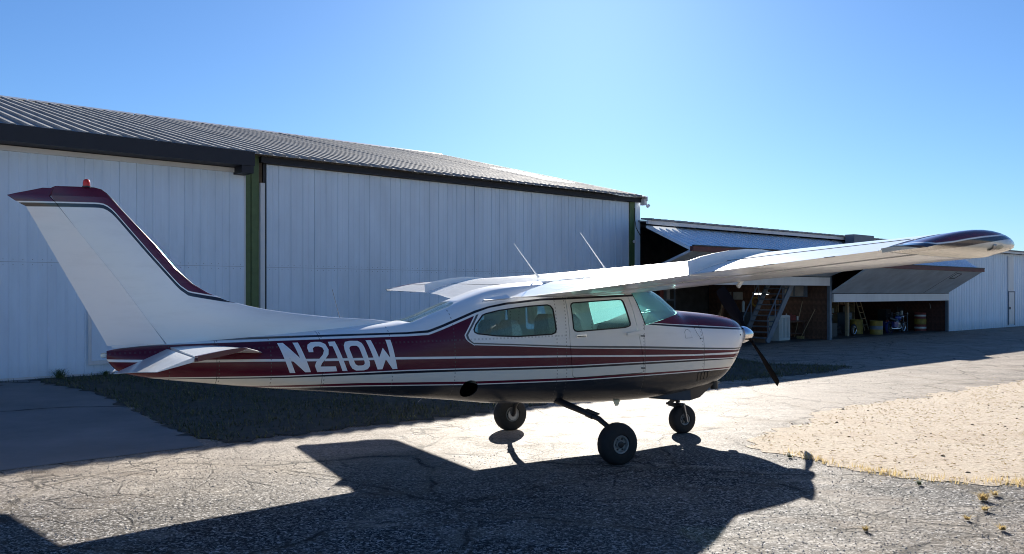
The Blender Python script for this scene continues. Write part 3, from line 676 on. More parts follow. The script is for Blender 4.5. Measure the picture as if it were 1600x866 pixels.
def bifold(a0, a1, zh, zf, e, zb, strip):
    d = empty('bifold_door'); d.parent = h2
    T = .07
    def leaf(name, p, q, mat, off=0):
        (b0, z0), (b1, z1) = p, q; dr = Vector((0, b1 - b0, z1 - z0)).normalized(); nn = Vector((1, 0, 0)).cross(dr)
        m = MB(); A = [Vector((a, b0, z0)) for a in (a0, a1)]; B = [Vector((a, b1, z1)) for a in (a0, a1)]
        m.loft([[A[0], A[1], A[1] + nn * T, A[0] + nn * T], [B[0], B[1], B[1] + nn * T, B[0] + nn * T]])
        return m.build(name, mat, d), dr, nn
    up, dr, nn = leaf('upper_leaf', (-.04, zh), (-e, zf), M['door_panel'])
    L = math.hypot(e, zh - zf); m = MB(); n = int((a1 - a0) / .3)
    for i in range(n):
        x = a0 + .1 + i * .3; s_ = 1 if nn.z > 0 else -1
        o_ = nn * (T if nn.z > 0 else 0) + nn * .012 * s_
        m.bar(Vector((x, -.04, zh)) + dr * L * .1 + o_, Vector((x, -.04, zh)) + dr * L * .99 + o_, .05, .022, nn)
    m.build('ribs', M['door_panel'], up)['kind'] = 'stuff'
    lo, dr2, nn2 = leaf('lower_leaf', (-e, zf - .10), (-.03, zb + .02), M['door_under'])
    MB().box2((a0 - .02, -e - .10, zf - .09), (a1 + .02, -e + .02, zf + .05)).build('fold_beam', M['brown_steel'], d)
    MB().box2((a0, -e - .12, zf + .052), (a1, -e - .04, zf + .09)).build('fold_flashing', M['dark_steel'], d)
    MB().box2((a0 + .05, -.10, zb - strip), (a1 - .02, -.03, zb)).build('bottom_rail', M['trim'], d)
    for k in range(1, 4):
        a = a0 + (a1 - a0) * k / 4
        lo_o = nn2 * (-.004 if nn2.z > 0 else T + .004)
        if k == 3: MB().bar(Vector((a, -e, zf - .10)) + dr2 * .02 + lo_o, Vector((a, -e, zf - .10)) + dr2 * L * .95 + lo_o, .03, .006, nn2).build('seam', M['dark_steel'], lo)
    a = a0 + (a1 - a0) * .80
    c = Vector((a, -e, zf - .10)) + dr2 * .35 + nn2 * (-.008 if nn2.z > 0 else T + .008)
    if zb < 2: 
        m = MB(); dx = Vector((.26, 0, 0)); dd = dr2 * .18
        for s_ in (-1, 1): m.bar(c - dx + dd * s_, c + dx + dd * s_, .03, .012, nn2); m.bar(c + dx * s_ - dd, c + dx * s_ + dd, .03, .012, nn2)
        m.build('hatch_frame', M['dark_steel'], lo)
    return d
bifold(-21.2, -10.72, ZH - .02, 3.05, 1.66, 2.36, .31)
bifold(-10.5, -.06, ZH - .02, 2.80, 1.50, 1.74, .31)

def H(a, b, z=0.): p = H2 + U * a + N * b; return (p.x, p.y, z)
def place(name, a, b, label, cat, group=None, rz=0): return empty(name, H(a, b), RZ + rz, label, cat, group)
# staircase climbing to the right inside the first bay
stc = place('staircase', -14.25, .35, 'grey open staircase with pipe handrails inside the hangar bay beyond the propeller', 'staircase')
A, Bq = Vector((0, 0, 0)), Vector((1.75, 0, 2.25))
for y in (0, 1.0): MB().bar(A + Vector((0, y, .02)), Bq + Vector((0, y, 0)), .05, .22).build('stringer', M['grey_blue'], stc)
tm = MB().box((0, .5, 0), (.24, .94, .04)).mesh('tread', M['grey_blue'])
for k in range(11): o = link('tread', tm, stc); t = (k + .7) / 11.5; o.location = (A.x + (Bq.x - A.x) * t, 0, A.z + (Bq.z - A.z) * t + .04)
for y in (0, 1.0):
    for t in (.03, .30, .58, .86):
        p = A.lerp(Bq, t) + Vector((0, y, .05)); MB().tube([p, p + Vector((0, 0, .82))], .022, 6).build('baluster', M['grey_blue'], stc)
    MB().tube([A + Vector((.05, y, .90)), Bq + Vector((0, y, .86))], .026, 6).build('handrail', M['grey_blue'], stc)
# louvred cabinet
cb = place('louvred_cabinet', -12.5, .75, 'white louvred cabinet standing at the foot of the staircase', 'cabinet')
MB().box2((-.36, 0, 0), (.36, .4, .95)).build('case', M['appliance'], cb)
f = MB(); f.box2((-.36, -.03, .03), (-.30, -.002, .93)).box2((.30, -.03, .03), (.36, -.002, .93)).box2((-.299, -.03, .87), (.299, -.002, .93)).box2((-.299, -.03, .03), (.299, -.002, .10)); f.build('door_frame', M['appliance'], cb)
sm_ = MB().box((0, -.012, .485), (.05, .018, .74)).mesh('slat', M['appliance'])
for k in range(6): o = link('slat', sm_, cb); o.location = (-.24 + k * .096, 0, 0)
# workbench
wb = place('workbench', -11.35, .9, 'wooden workbench with clutter against the plank partition', 'workbench')
MB().box2((-.55, 0, .66), (.6, .7, .72)).build('top', M['wood'], wb)
for x, y in ((-.5, .05), (.55, .05), (-.5, .62), (.55, .62)): MB().box((x, y, .33), (.07, .07, .655)).build('leg', M['wood'], wb)
MB().box2((-.5, .1, .2), (.5, .6, .24)).build('shelf', M['wood'], wb)
def onbench(name, x, y, m, label, cat, mat, sm=None):
    o = m.build(name, mat, None, sm); o.location = H(-11.35 + x, .9 + y, .724); o.rotation_euler = (0, 0, RZ); return tag(o, label, cat)
onbench('plastic_jug', -.42, .2, MB().lathe([(0, 0), (.075, 0), (.078, .16), (.05, .21), (.022, .23), (.022, .27), (0, .27)], 14), 'white plastic jug on the left end of the workbench', 'jug', M['appliance'], 40)
onbench('toolbox', .05, .3, MB().box2((-.2, -.1, 0), (.2, .1, .2)).box2((-.06, -.015, .20), (.06, .015, .26)), 'dark red toolbox in the middle of the workbench', 'toolbox', M['red'])
onbench('tin', .38, .22, MB().lathe([(0, 0), (.06, 0), (.06, .16), (0, .16)], 12), 'grey tin on the right end of the workbench', 'tin', M['steel'], 40)
# wall cupboard on the partition
def onpart(a, b, z): return (a, b, z)
wc_ = place('wall_cupboard', -10.66, 1.3, 'grey glass-fronted cupboard hung high on the plank partition', 'cupboard')
MB().box2((-.22, -.45, 1.62), (-.03, .45, 2.08)).build('case', M['grey_blue'], wc_)
for s_ in (-1, 1): MB().box2((-.24, s_ * .22 - .17, 1.66), (-.221, s_ * .22 + .17, 2.04)).build('door', M['grey_box'], wc_)
for i, (b, z0, l, tl, nm, lb, ct) in enumerate([(.75, 0, 1.15, .25, 'broom', 'pale broom handle leaning on the plank partition nearest the bay front', 'broom'), (1.15, 0, 1.45, .12, 'rake', 'long thin rake leaning on the plank partition behind the broom', 'rake'), (1.9, 0, 1.25, -.1, 'shovel', 'shovel leaning on the plank partition beside the workbench', 'shovel')]):
    o = place(nm, -10.70, b, lb, ct, None)
    MB().tube([(-.22, tl, .05), (-.05, -tl, l)], .014, 6).build('handle', M['pale_wood'], o)
    if nm == 'broom': MB().box((-.23, tl + .01, .06), (.05, .30, .12)).build('bristles', M['straw'], o)
    elif nm == 'rake':
        MB().box((-.22, tl, .04), (.03, .34, .025)).build('bar', M['steel'], o)
    else: MB().prism([(-.10, 0), (.10, 0), (.11, .16), (.04, .26), (-.04, .26), (-.11, .16)], (0, 1, 0), (0, 0, 1), (.012, 0, 0), (-.235, tl, .01)).build('blade', M['steel'], o)
for i, (b, z) in enumerate([(4.55, 1.66), (4.0, 1.66)]):
    o = MB().box2((-.03, -.22, -.16), (-.002, .22, .16)).build('wall_chart', M['paper']); o.location = H(-10.665, b, z); o.rotation_euler = (0, 0, RZ)
    tag(o, ['pale framed chart on the far end of the partition', 'pale framed chart next to the farther one on the partition'][i], 'chart', 'charts on the partition')
tl = place('strip_lamp', -11.6, 2.3, 'lit fluorescent strip lamp hanging behind the staircase', 'lamp')
g = NT('lit_tube'); g.b.inputs['Emission Color'].default_value = (1, 1, .95, 1); g.b.inputs['Emission Strength'].default_value = 3.0; M['lit'] = g.done((.8, .8, .8), .4)
MB().box2((-.52, -.06, 1.76), (.52, .06, 1.80)).build('housing', M['trim'], tl); MB().tube([(-.5, 0, 1.735), (.5, 0, 1.735)], .022, 8).build('tube', M['lit'], tl, 60)
for s_ in (-.45, .45): MB().tube([(s_, 0, 1.80), (s_, 0, 3.6)], .006, 5).build('chain', M['steel'], tl)
o = MB().lathe([(0, 0), (.05, .0), (.055, .36), (.03, .42), (0, .43)], 14).build('gas_cylinder', M['appliance'], None, 40); o.location = H(-13.4, 1.9, 1.06); o.rotation_euler = (0, 0, RZ); tag(o, 'white gas cylinder on top of the dark stand left of the stairs', 'cylinder')
o = MB().box2((-.3, -.25, 0), (.3, .25, 1.055)).box2((-.32, -.27, .4), (.32, .27, .44)).build('metal_stand', M['dark_steel']); o.location = H(-13.4, 1.95, .012); o.rotation_euler = (0, 0, RZ); tag(o, 'dark metal stand under the white cylinder left of the stairs', 'stand')
# shelving at the back of the first bay
for j, (a, lb) in enumerate([(-16.6, 'tall dark shelf rack with boxes behind the cowling'), (-18.6, 'dark shelf rack with boxes behind the windshield')]):
    sh = place('shelf_rack', a, 3.2, lb, 'shelf', 'shelf racks at the back of the bay')
    for z in (.3, .9, 1.5, 2.0): MB().box2((-.8, 0, z), (.8, .45, z + .04)).build('shelf', M['grey_blue'], sh)
    for x in (-.8, .8):
        for y in (.02, .43): MB().box((x, y, 1.1), (.05, .04, 2.2)).build('upright', M['grey_blue'], sh)
    r = random.Random(j)
    for z in (.345, .945, 1.545):
        x = -.7
        while x < .6:
            w = r.uniform(.15, .4); hh = r.uniform(.15, .42); c = r.choice(['grey_box', 'paper', 'pale_wood', 'dark_steel', 'red'])
            o = MB().box2((0, 0, 0), (w, .3, hh)).build('box', M[c]); p_ = H(a + x, 3.25, z); o.location = p_; o.rotation_euler = (0, 0, RZ)
            tag(o, '%s box on the %s shelf of the rack behind the %s' % ({'grey_box': 'grey cardboard', 'paper': 'pale paper', 'pale_wood': 'light wooden', 'dark_steel': 'black metal', 'red': 'dull red'}[c], {.345: 'low', .945: 'middle', 1.545: 'high'}[z], ['cowling', 'windshield'][j]), 'box', 'boxes on the shelf racks'); x += w + r.uniform(.03, .2)
# second bay
o = place('chest_freezer', -9.85, .45, 'white upright enamel box standing at the front left of the second bay', 'freezer')
MB().box2((-.27, 0, .012), (.27, .5, .66)).build('case', M['appliance'], o); MB().box2((-.275, -.005, .663), (.275, .505, .70)).build('lid', M['appliance'], o); MB().box2((-.02, -.03, .56), (.02, -.001, .62)).build('latch', M['steel'], o)
o = place('machine', -8.6, 1.0, 'dark engine-driven machine with a chrome top beside the white enamel box', 'machine')
MB().box2((-.45, 0, .012), (.45, .6, .55)).build('body', M['dark_steel'], o); MB().lathe([(.0, 0), (.10, 0), (.12, .12), (.05, .2), (0, .2)], 12, (-.1, .3, .55)).build('motor', M['grey_blue'], o, 40)
MB().tube([(-.3, .1, .85), (0, .05, .95), (.28, .1, .86)], .022, 8).build('chrome_bar', M['chrome'], o, 60); MB().tube([(-.3, .1, .80), (0, .05, .78), (.28, .1, .80)], .018, 8).build('chrome_bar', M['chrome'], o, 60)
for x in (-.3, .28): MB().tube([(x, .1, .55), (x, .1, .87)], .015, 6).build('bracket', M['dark_steel'], o)
o = MB().box2((-.06, -.06, .012), (.06, .06, 1.7)).build('timber_post', M['pale_wood']); o.location = H(-7.55, .9); o.rotation_euler = (0, 0, RZ); tag(o, 'pale timber post rising to the bay door beside the dark machine', 'post')
def drum(a, b, z, h, r, bands, label, group):
    o = place('drum', a, b, label, 'drum', group); o.location.z = z
    MB().lathe([(0, .0), (r, 0), (r * 1.02, .01), (r, .02), (r, h * .32), (r * 1.03, h * .335), (r, h * .35), (r, h * .65), (r * 1.03, h * .665), (r, h * .68), (r, h - .02), (r * 1.02, h - .01), (r * .98, h), (r * .96, h - .02), (0, h - .02)], 22).build('shell', bands[0], o, 40)
    if len(bands) > 1: MB().lathe([(r * 1.012, h * .37), (r * 1.012, h * .63)], 22).build('band', bands[1], o, 40)
    return o
drum(-5.6, 1.5, .012, .62, .27, [M['yellow']], 'dull yellow drum beside the timber post', 'drums in the second bay')
drum(-5.35, .75, .012, .58, .26, [M['yellow'], M['grey_blue']], 'yellow drum with a grey-blue band left of the motorcycle', 'drums in the second bay')
drum(-.55, 1.0, .012, .30, .26, [M['red'], M['appliance']], 'red and white drum at the bottom of the stack by the plank wall', 'stacked drums by the plank wall')
drum(-.55, 1.0, .316, .26, .26, [M['yellow']], 'yellow drum in the middle of the stack by the plank wall', 'stacked drums by the plank wall')
drum(-.55, 1.0, .580, .28, .25, [M['red'], M['appliance']], 'pale and red drum on top of the stack by the plank wall', 'stacked drums by the plank wall')
def wheel_parts(par, r, w, c, ax=(0, 1, 0), spokes=0, name='tyre'):
    MB().lathe([(r * .72, -w / 2), (r * .9, -w / 2), (r, -w * .25), (r, w * .25), (r * .9, w / 2), (r * .72, w / 2), (r * .72, -w / 2)], 24, c, ax).build('tyre', M['tyre'], par, 50)
    MB().lathe([(r * .72, -w * .4), (r * .66, -w * .3), (r * .66, w * .3), (r * .72, w * .4)], 24, c, ax).build('rim', M['chrome'], par, 50)
    m = MB(); x = Vector((1, 0, 0)); z = Vector((0, 0, 1)); c = Vector(c)
    for k in range(10):
        t = k * .628; m.tube([c, c + (x * math.cos(t) + z * math.sin(t)) * r * .68], .004 if r < .4 else .006, 4)
    m.build('spokes', M['chrome'], par)['kind'] = 'stuff'
o = place('spare_wheel', -7.15, .8, 'worn wheel leaning upright in front of the yellow drum', 'wheel'); wheel_parts(o, .24, .08, (0, .02, .252))
# motorcycle, side on
mc = place('motorcycle', -3.45, .8, 'dark blue and chrome motorcycle parked side-on in the second bay', 'motorcycle')
fw, rw = Vector((.72, 0, .26)), Vector((-.60, 0, .26))
wheel_parts(mc, .25, .09, fw); wheel_parts(mc, .25, .11, rw)
MB().tube([fw + Vector((0, -.08, 0)), Vector((.50, -.08, .72))], .018, 8).build('fork', M['chrome'], mc, 60); MB().tube([fw + Vector((0, .08, 0)), Vector((.50, .08, .72))], .018, 8).build('fork', M['chrome'], mc, 60)
MB().lathe([(0, -.24), (.06, -.22), (.11, -.05), (.12, .08), (.07, .2), (0, .22)], 14, (.22, 0, .66), (1, 0, -.08)).build('fuel_tank', M['blue_bike'], mc, 60)
MB().loft([[(x, y * w, z + dz) for y, dz in ((-1, 0), (-.8, .05), (.8, .05), (1, 0), (.8, -.04), (-.8, -.04))] for x, w, z in ((.05, .08, .60), (-.25, .13, .57), (-.50, .12, .62), (-.62, .06, .66))]).build('seat', M['black'], mc, 50)
MB().box2((-.12, -.10, .18), (.24, .10, .46)).build('engine', M['steel'], mc)
for x in (.0, .14): MB().lathe([(.06, 0), (.075, .02), (.06, .04), (.075, .06), (.06, .08), (.075, .10), (.05, .13), (0, .13)], 12, (x, -.02, .45), (.1 if x > .1 else -.2, 0, 1)).build('cylinder_head', M['chrome'], mc, 30)
MB().tube([(.15, -.13, .40), (.26, -.14, .26), (.05, -.15, .20), (-.75, -.15, .22)], [.02, .022, .03, .045], 10).build('exhaust_pipe', M['chrome'], mc, 60)
MB().lathe([(.27, -.055), (.29, 0), (.27, .055)], 20, rw, (0, 1, 0)).build('rear_mudguard', M['blue_bike'], mc, 50)
MB().tube([(.44, -.34, .86), (.50, -.14, .84), (.51, 0, .76), (.50, .14, .84), (.44, .34, .86)], .013, 8).build('handlebar', M['chrome'], mc, 60)
MB().lathe([(0, -.09), (.06, -.06), (.085, .02), (.08, .04), (0, .05)], 14, (.60, 0, .70), (1, 0, 0)).build('headlight', M['chrome'], mc, 50)
MB().quad((.52, -.15, .80), (.52, .15, .80), (.40, .13, 1.12), (.40, -.13, 1.12)).build('windscreen', M['clear'], mc)
MB().box((-.80, 0, .56), (.05, .10, .08)).build('tail_light', M['red'], mc)
for y in (-.2, .2): MB().box((-.48, y, .40), (.36, .12, .24)).build('pannier', M['blue_bike'], mc)
o = place('workshop_cart', -1.75, 1.4, 'dark workshop cart with open shelves between the motorcycle and the drum stack', 'cart')
for z in (.1, .4, .7): MB().box2((-.4, -.2, z), (.4, .2, z + .03)).build('shelf', M['dark_steel'], o)
for x in (-.38, .38):
    for y in (-.18, .18): MB().box((x, y, .45), (.03, .03, .87)).build('upright', M['grey_blue'], o)
for k, (x, h_, lb) in enumerate([(-.25, .16, 'small grey tin on the cart beside the motorcycle'), (.2, .22, 'tall pale tin on the cart nearer the drum stack')]):
    q = MB().lathe([(0, 0), (.06, 0), (.06, h_), (0, h_)], 12).build('tin', M['grey_box' if k == 0 else 'appliance'], None, 40); p_ = H(-1.75 + x, 1.4, .732); q.location = p_; tag(q, lb, 'tin')
bs = place('back_shelf', -3.3, 3.6, 'dark wall shelf with boards behind the motorcycle', 'shelf')
for z in (.8, 1.2): MB().box2((-1.2, 0, z), (1.6, .4, z + .04)).build('shelf', M['wood'], bs)
for x in (-1.2, .1, 1.6): MB().box((x, .2, .75), (.06, .4, 1.5)).build('upright', M['pale_wood'], bs)
r = random.Random(5)
for k in range(7):
    w = r.uniform(.16, .34); c = r.choice(['grey_box', 'pale_wood', 'red', 'paper']); zz_ = r.choice([.845, 1.245]); o = MB().box2((0, 0, 0), (w, .28, r.uniform(.14, .32))).build('box', M[c]); o.location = H(-4.4 + k * .38, 3.68, zz_); o.rotation_euler = (0, 0, RZ)
    tag(o, '%s box on the %s board of the wall shelf behind the motorcycle' % ({'grey_box': 'grey cardboard', 'paper': 'pale paper', 'pale_wood': 'light wooden', 'red': 'dull red'}[c], 'upper' if zz_ > 1 else 'lower'), 'box', 'boxes on the wall shelf')

# more of the clutter in the two bays
def junk(name, m, a, b, z, mat, label, cat, group=None, sm=None):
    o = m.build(name, mat, None, sm); o.location = H(a, b, z); o.rotation_euler = (0, 0, RZ); return tag(o, label, cat, group)
st_ = empty('stud_wall', H(-10.5, 5.5), RZ, 'rough timber stud framing along the back of the second bay', 'framing')
sm_s = MB().box2((-.05, 0, .02), (.05, .08, 3.4)).mesh('stud', M['pale_wood'])
for k in range(14): o = link('stud', sm_s, st_); o.location = (.35 + k * .75, 0, 0)
MB().box2((.2, -.03, 1.15), (10.3, -.002, 1.25)).build('rail', M['pale_wood'], st_)
junk('tyre', MB().lathe([(.16, 0), (.28, 0), (.31, .05), (.31, .13), (.28, .18), (.16, .18), (.16, 0)], 20), -6.75, 1.9, .014, M['tyre'], 'black tyre lying flat behind the leaning wheel', 'tyre', None, 40)
junk('tyre', MB().lathe([(.15, 0), (.26, 0), (.29, .05), (.29, .12), (.26, .17), (.15, .17), (.15, 0)], 20), -6.72, 1.92, .197, M['tyre'], 'smaller tyre on top of the flat black tyre', 'tyre', None, 40)
lad = place('stepladder', -2.45, 2.6, 'pale wooden stepladder leaning behind the motorcycle front wheel', 'ladder')
for x in (-.2, .2): MB().bar((x, 0, .02), (x, .5, 1.6), .05, .03).build('rail', M['pale_wood'], lad)
for k in range(5): MB().box((0, .09 + k * .09, .28 + k * .29), (.38, .07, .025)).build('rung', M['pale_wood'], lad)
for k, (a, b, w, d, h_, mt, lb) in enumerate([(-4.9, 2.2, .5, .4, .9, 'grey_blue', 'grey-blue tool cabinet left of the motorcycle'), (-.95, 2.3, .5, .4, 1.0, 'dark_steel', 'black steel cabinet behind the workshop cart'), (-9.1, 2.4, .7, .5, 1.1, 'grey_box', 'tall grey carton behind the dark machine'), (-6.2, 2.6, .6, .5, .95, 'red', 'dull red tool chest behind the yellow drum'), (-15.6, 1.2, .5, .45, .7, 'grey_box', 'grey carton on the floor left of the staircase foot')]):
    o = place('cabinet' if 'cab' in lb or 'chest' in lb else 'carton', a, b, lb, 'cabinet' if 'cab' in lb or 'chest' in lb else 'carton')
    MB().box2((-w / 2, 0, .014), (w / 2, d, h_)).build('case', M[mt], o)
    for q in range(3):
        z_ = .1 + q * h_ * .29; MB().box2((-w * .46, -.015, z_), (w * .46, -.001, z_ + h_ * .25)).build('drawer' if 'cab' in lb or 'chest' in lb else 'flap', M[mt], o)
        if 'cab' in lb or 'chest' in lb: MB().box2((-.08, -.035, z_ + h_ * .12), (.08, -.016, z_ + h_ * .14)).build('handle', M['steel'], o)
for k, (a, x, lb) in enumerate([(2.2, .34, 'coil of black hose hung on the plank partition above the workbench'), (3.1, .28, 'small coil of yellow cable hung on the partition behind the workbench')]):
    o = place('hose_coil', -10.70, a, lb, 'hose'); 
    for q in range(3): MB().lathe([(x * .5 + q * .02, -.012), (x * .5 + q * .02 + .02, 0), (x * .5 + q * .02, .012), (x * .5 + q * .02 - .006, 0), (x * .5 + q * .02, -.012)], 20, (-.05 - .02 * q, 0, 1.42), (1, 0, 0)).build('loop', M['black' if k == 0 else 'yellow'], o, 40)
lm = place('lumber_stack', -11.9, 3.6, 'stack of pale boards leaning in the far corner under the charts', 'lumber')
for k in range(6): MB().bar((-.05 - .09 * k, .5, .02), (.75 - .05 * k, .62, 1.9 - .12 * k), .14, .03, (0, 1, 0)).build('board', M['pale_wood' if k % 2 else 'wood'], lm)
pg = place('tool_board', -2.0, 5.45, 'board of hanging hand tools on the back studs of the second bay', 'tool board')
MB().box2((-1.2, -.02, .75), (1.2, .02, 1.38)).build('board', M['wood2'], pg)
r = random.Random(17)
for k in range(12):
    x = -1.1 + k * .2; l = r.uniform(.15, .4); MB().bar((x, -.04, 1.3), (x + r.uniform(-.04, .04), -.04, 1.3 - l), r.uniform(.02, .05), .02).build('tool', M[r.choice(['steel', 'pale_wood', 'red', 'yellow'])], pg)
o = MB().tube([(0, 0, 1.28), (0, -.02, 1.16), (.03, -.03, 1.06), (.06, -.03, 1.02)], .012, 6).build('hook', M['appliance']); o.location = H(-.1, .75); o.rotation_euler = (0, 0, RZ); tag(o, 'pale hook hanging on the red-brown plank wall above the drum stack', 'hook')

# ---------------------------------------------------------------- the aeroplane
# local frame: x forward (s = -x is the distance aft of the spinner tip), y to port (t = -y to starboard), z up
PSI = math.radians(27.5); PT, BK = .0152, .0241
Fw = Vector((math.cos(PSI), math.sin(PSI), PT)).normalized(); Lf = Vector((-math.sin(PSI), math.cos(PSI), -BK)); Lf = (Lf - Fw * Lf.dot(Fw)).normalized(); Up = Fw.cross(Lf)
ap = empty('aeroplane', (0, 0, 0), 0, 'white and maroon high-wing single-engine aeroplane with tail number N210W parked on the taxiway', 'aeroplane')
Mw = Matrix((Fw, Lf, Up)).transposed().to_4x4(); Mw.translation = Vector((3.30, 11.255, 2.2 * PT)); ap.matrix_world = Mw
def P(s, t, z): return Vector((-s, -t, z))
def gl(s, t): return -(t * BK + (2.2 - s) * PT)                 # local height of the ground below a point
def interp(tab, x):
    """monotone cubic through the rows of a table (first column is x)"""
    T = np.array(tab, float); X = T[:, 0]; Y = T[:, 1:]; h = np.diff(X)[:, None]; d = np.diff(Y, axis=0) / h
    mm = np.zeros_like(Y); mm[0] = d[0]; mm[-1] = d[-1]
    for i in range(1, len(X) - 1):
        pr = d[i - 1] * d[i]; w1, w2 = 2 * h[i] + h[i - 1], h[i] + 2 * h[i - 1]
        with np.errstate(divide='ignore', invalid='ignore'): v = (w1 + w2) / (w1 / d[i - 1] + w2 / d[i])
        mm[i] = np.where(pr > 0, v, 0)
    x = min(max(x, X[0]), X[-1]); i = min(len(X) - 2, max(0, int(np.searchsorted(X, x) - 1))); H_ = h[i][0]; t = (x - X[i]) / H_
    return ((1 + 2 * t) * (1 - t) ** 2 * Y[i] + t * (1 - t) ** 2 * H_ * mm[i] + t * t * (3 - 2 * t) * Y[i + 1] + t * t * (t - 1) * H_ * mm[i + 1])
#        s     top    bottom  halfw  zmid  n_up  n_low
FUS = [(.235, 1.285, 1.115, .070, 1.20, 2.0, 1.9), (.30, 1.330, 1.03, .130, 1.20, 2.0, 1.7), (.40, 1.395, .885, .235, 1.20, 2.1, 1.55), (.50, 1.438, .785, .335, 1.19, 2.2, 1.5), (.60, 1.458, .695, .415, 1.17, 2.3, 1.55), (.72, 1.480, .635, .470, 1.13, 2.4, 1.75), (.90, 1.506, .598, .512, 1.08, 2.5, 2.3),
       (1.37, 1.556, .530, .535, 1.06, 2.5, 2.7), (1.484, 1.568, .520, .540, 1.06, 2.5, 2.8), (1.66, 1.690, .505, .548, 1.07, 2.6, 2.9), (1.84, 1.815, .492, .553, 1.09, 2.9, 3.0), (2.1, 1.900, .488, .562, 1.12, 3.4, 3.1), (2.5, 1.940, .493, .568, 1.15, 3.8, 3.2), (3.1, 1.955, .522, .570, 1.17, 3.8, 3.2),
       (3.7, 1.925, .560, .565, 1.18, 3.6, 3.0), (4.05, 1.875, .588, .553, 1.18, 3.4, 2.9), (4.25, 1.815, .615, .540, 1.17, 3.2, 2.8), (4.52, 1.722, .656, .515, 1.16, 3.0, 2.7), (5.07, 1.540, .728, .455, 1.14, 2.6, 2.6), (5.30, 1.515, .760, .430, 1.13, 2.5, 2.6),
       (5.7, 1.485, .815, .388, 1.14, 2.4, 2.5), (6.4, 1.440, .905, .305, 1.16, 2.3, 2.4), (7.1, 1.405, 1.010, .215, 1.20, 2.2, 2.3), (7.55, 1.385, 1.085, .150, 1.24, 2.2, 2.2), (7.80, 1.365, 1.165, .085, 1.28, 2.1, 2.1), (7.88, 1.350, 1.265, .045, 1.31, 2, 2)]
def fus(s): return interp(FUS, s)
def ring(s, n=80, shrink=0.):
    zt, zb, w, zm, nu, nl = fus(s); zt -= shrink; zb += shrink; w -= shrink; out = []
    for k in range(n):
        a = 2 * math.pi * (k + .5) / n; c, q = math.cos(a), math.sin(a)
        e = nu if q >= 0 else nl; y = w * math.copysign(abs(c) ** (2 / e), c); z = zm + ((zt - zm) if q >= 0 else (zm - zb)) * math.copysign(abs(q) ** (2 / e), q)
        out.append(P(s, y, z))
    return out
def side(s, z):
    """half width of the fuselage at a station and height"""
    zt, zb, w, zm, nu, nl = fus(s); e, h = (nu, zt - zm) if z >= zm else (nl, zm - zb); r = min(1., abs(z - zm) / h)
    return w * (1 - r ** e) ** (1 / e)
ss = [.235, .25, .27, .30, .34, .39] + list(np.arange(.44, 7.6, .085)) + [7.6, 7.68, 7.74, 7.80, 7.84, 7.88]
TH = .016
shell = MB(); shell.loft([ring(s) for s in ss]); si = [s for s in ss if 1.35 < s < 5.25]; shell.loft([ring(s, 80, TH) for s in si][::-1])
def solid(m, name='cutter'):
    me = bpy.data.meshes.new(name); me.from_pydata(m.v, [], m.f); bm = bmesh.new(); bm.from_mesh(me)
    return me, bm
def raw(m, flip_inner=None):
    me = bpy.data.meshes.new('raw'); me.from_pydata(m.v, [], m.f); return me
sh_me = raw(shell)
bm = bmesh.new(); bm.from_mesh(sh_me); bm.normal_update()
# outward for the outer skin, inward for the inner skin
for isl_sign, rng_ in ((1, range(0, len(ss) * 80)), (-1, range(len(ss) * 80, len(ss) * 80 + len(si) * 80))):
    bm.faces.ensure_lookup_table(); S_ = set(rng_); fs = [f for f in bm.faces if f.verts[0].index in S_]; tot = 0
    for f in fs:
        c = f.calc_center_median(); a = fus(-c.x); tot += f.normal.dot(Vector((0, c.y, c.z - a[3]))) * f.calc_area()
    if tot * isl_sign < 0: bmesh.ops.reverse_faces(bm, faces=fs)
bm.to_mesh(sh_me); bm.free()
def prism_st(poly, t0, t1):
    """prism of a side-view outline (s, z) from t0 to t1"""
    m = MB(); m.loft([[P(s, t, z) for s, z in poly] for t in (t0, t1)]); me = m.mesh('cut', []); return me
def boolean(base, ops):
    o = bpy.data.objects.new('tmp', base.copy()); COL.objects.link(o); tmp = []
    for me, op in ops:
        c = bpy.data.objects.new('tmpc', me); COL.objects.link(c); tmp.append(c); md = o.modifiers.new('b', 'BOOLEAN'); md.object = c; md.operation = op; md.solver = 'EXACT'
    dg = bpy.context.evaluated_depsgraph_get(); r = bpy.data.meshes.new_from_object(o.evaluated_get(dg))
    for c in tmp + [o]: bpy.data.objects.remove(c)
    return r
def grow(poly, d):
    c = Vector((sum(p[0] for p in poly) / len(poly), sum(p[1] for p in poly) / len(poly))); out = []; n = len(poly)
    ar = sum(poly[i][0] * poly[(i + 1) % n][1] - poly[(i + 1) % n][0] * poly[i][1] for i in range(n)); sg = 1 if ar > 0 else -1
    for i in range(n):
        a, b, e = Vector(poly[i - 1]), Vector(poly[i]), Vector(poly[(i + 1) % n]); u, v = (b - a).normalized(), (e - b).normalized()
        nn = Vector((u.y + v.y, -(u.x + v.x))) * sg; nn.normalize(); k = max(.4, nn.dot(Vector((u.y, -u.x)) * sg)); out.append(tuple(b + nn * d / k))
    return out
REARW = [(4.395, 1.428), (4.372, 1.475), (4.285, 1.572), (4.245, 1.588), (4.10, 1.618), (3.907, 1.640), (3.73, 1.655), (3.515, 1.664), (3.478, 1.652), (3.455, 1.62), (3.430, 1.396), (3.444, 1.364), (3.484, 1.350), (3.907, 1.342), (4.15, 1.358), (4.36, 1.388), (4.39, 1.405)]
FRONTW = [(3.212, 1.65), (3.205, 1.668), (3.182, 1.680), (2.55, 1.706), (2.515, 1.70), (2.50, 1.682), (2.43, 1.430), (2.435, 1.412), (2.455, 1.402), (2.505, 1.391), (3.148, 1.368), (3.182, 1.377), (3.198, 1.40)]
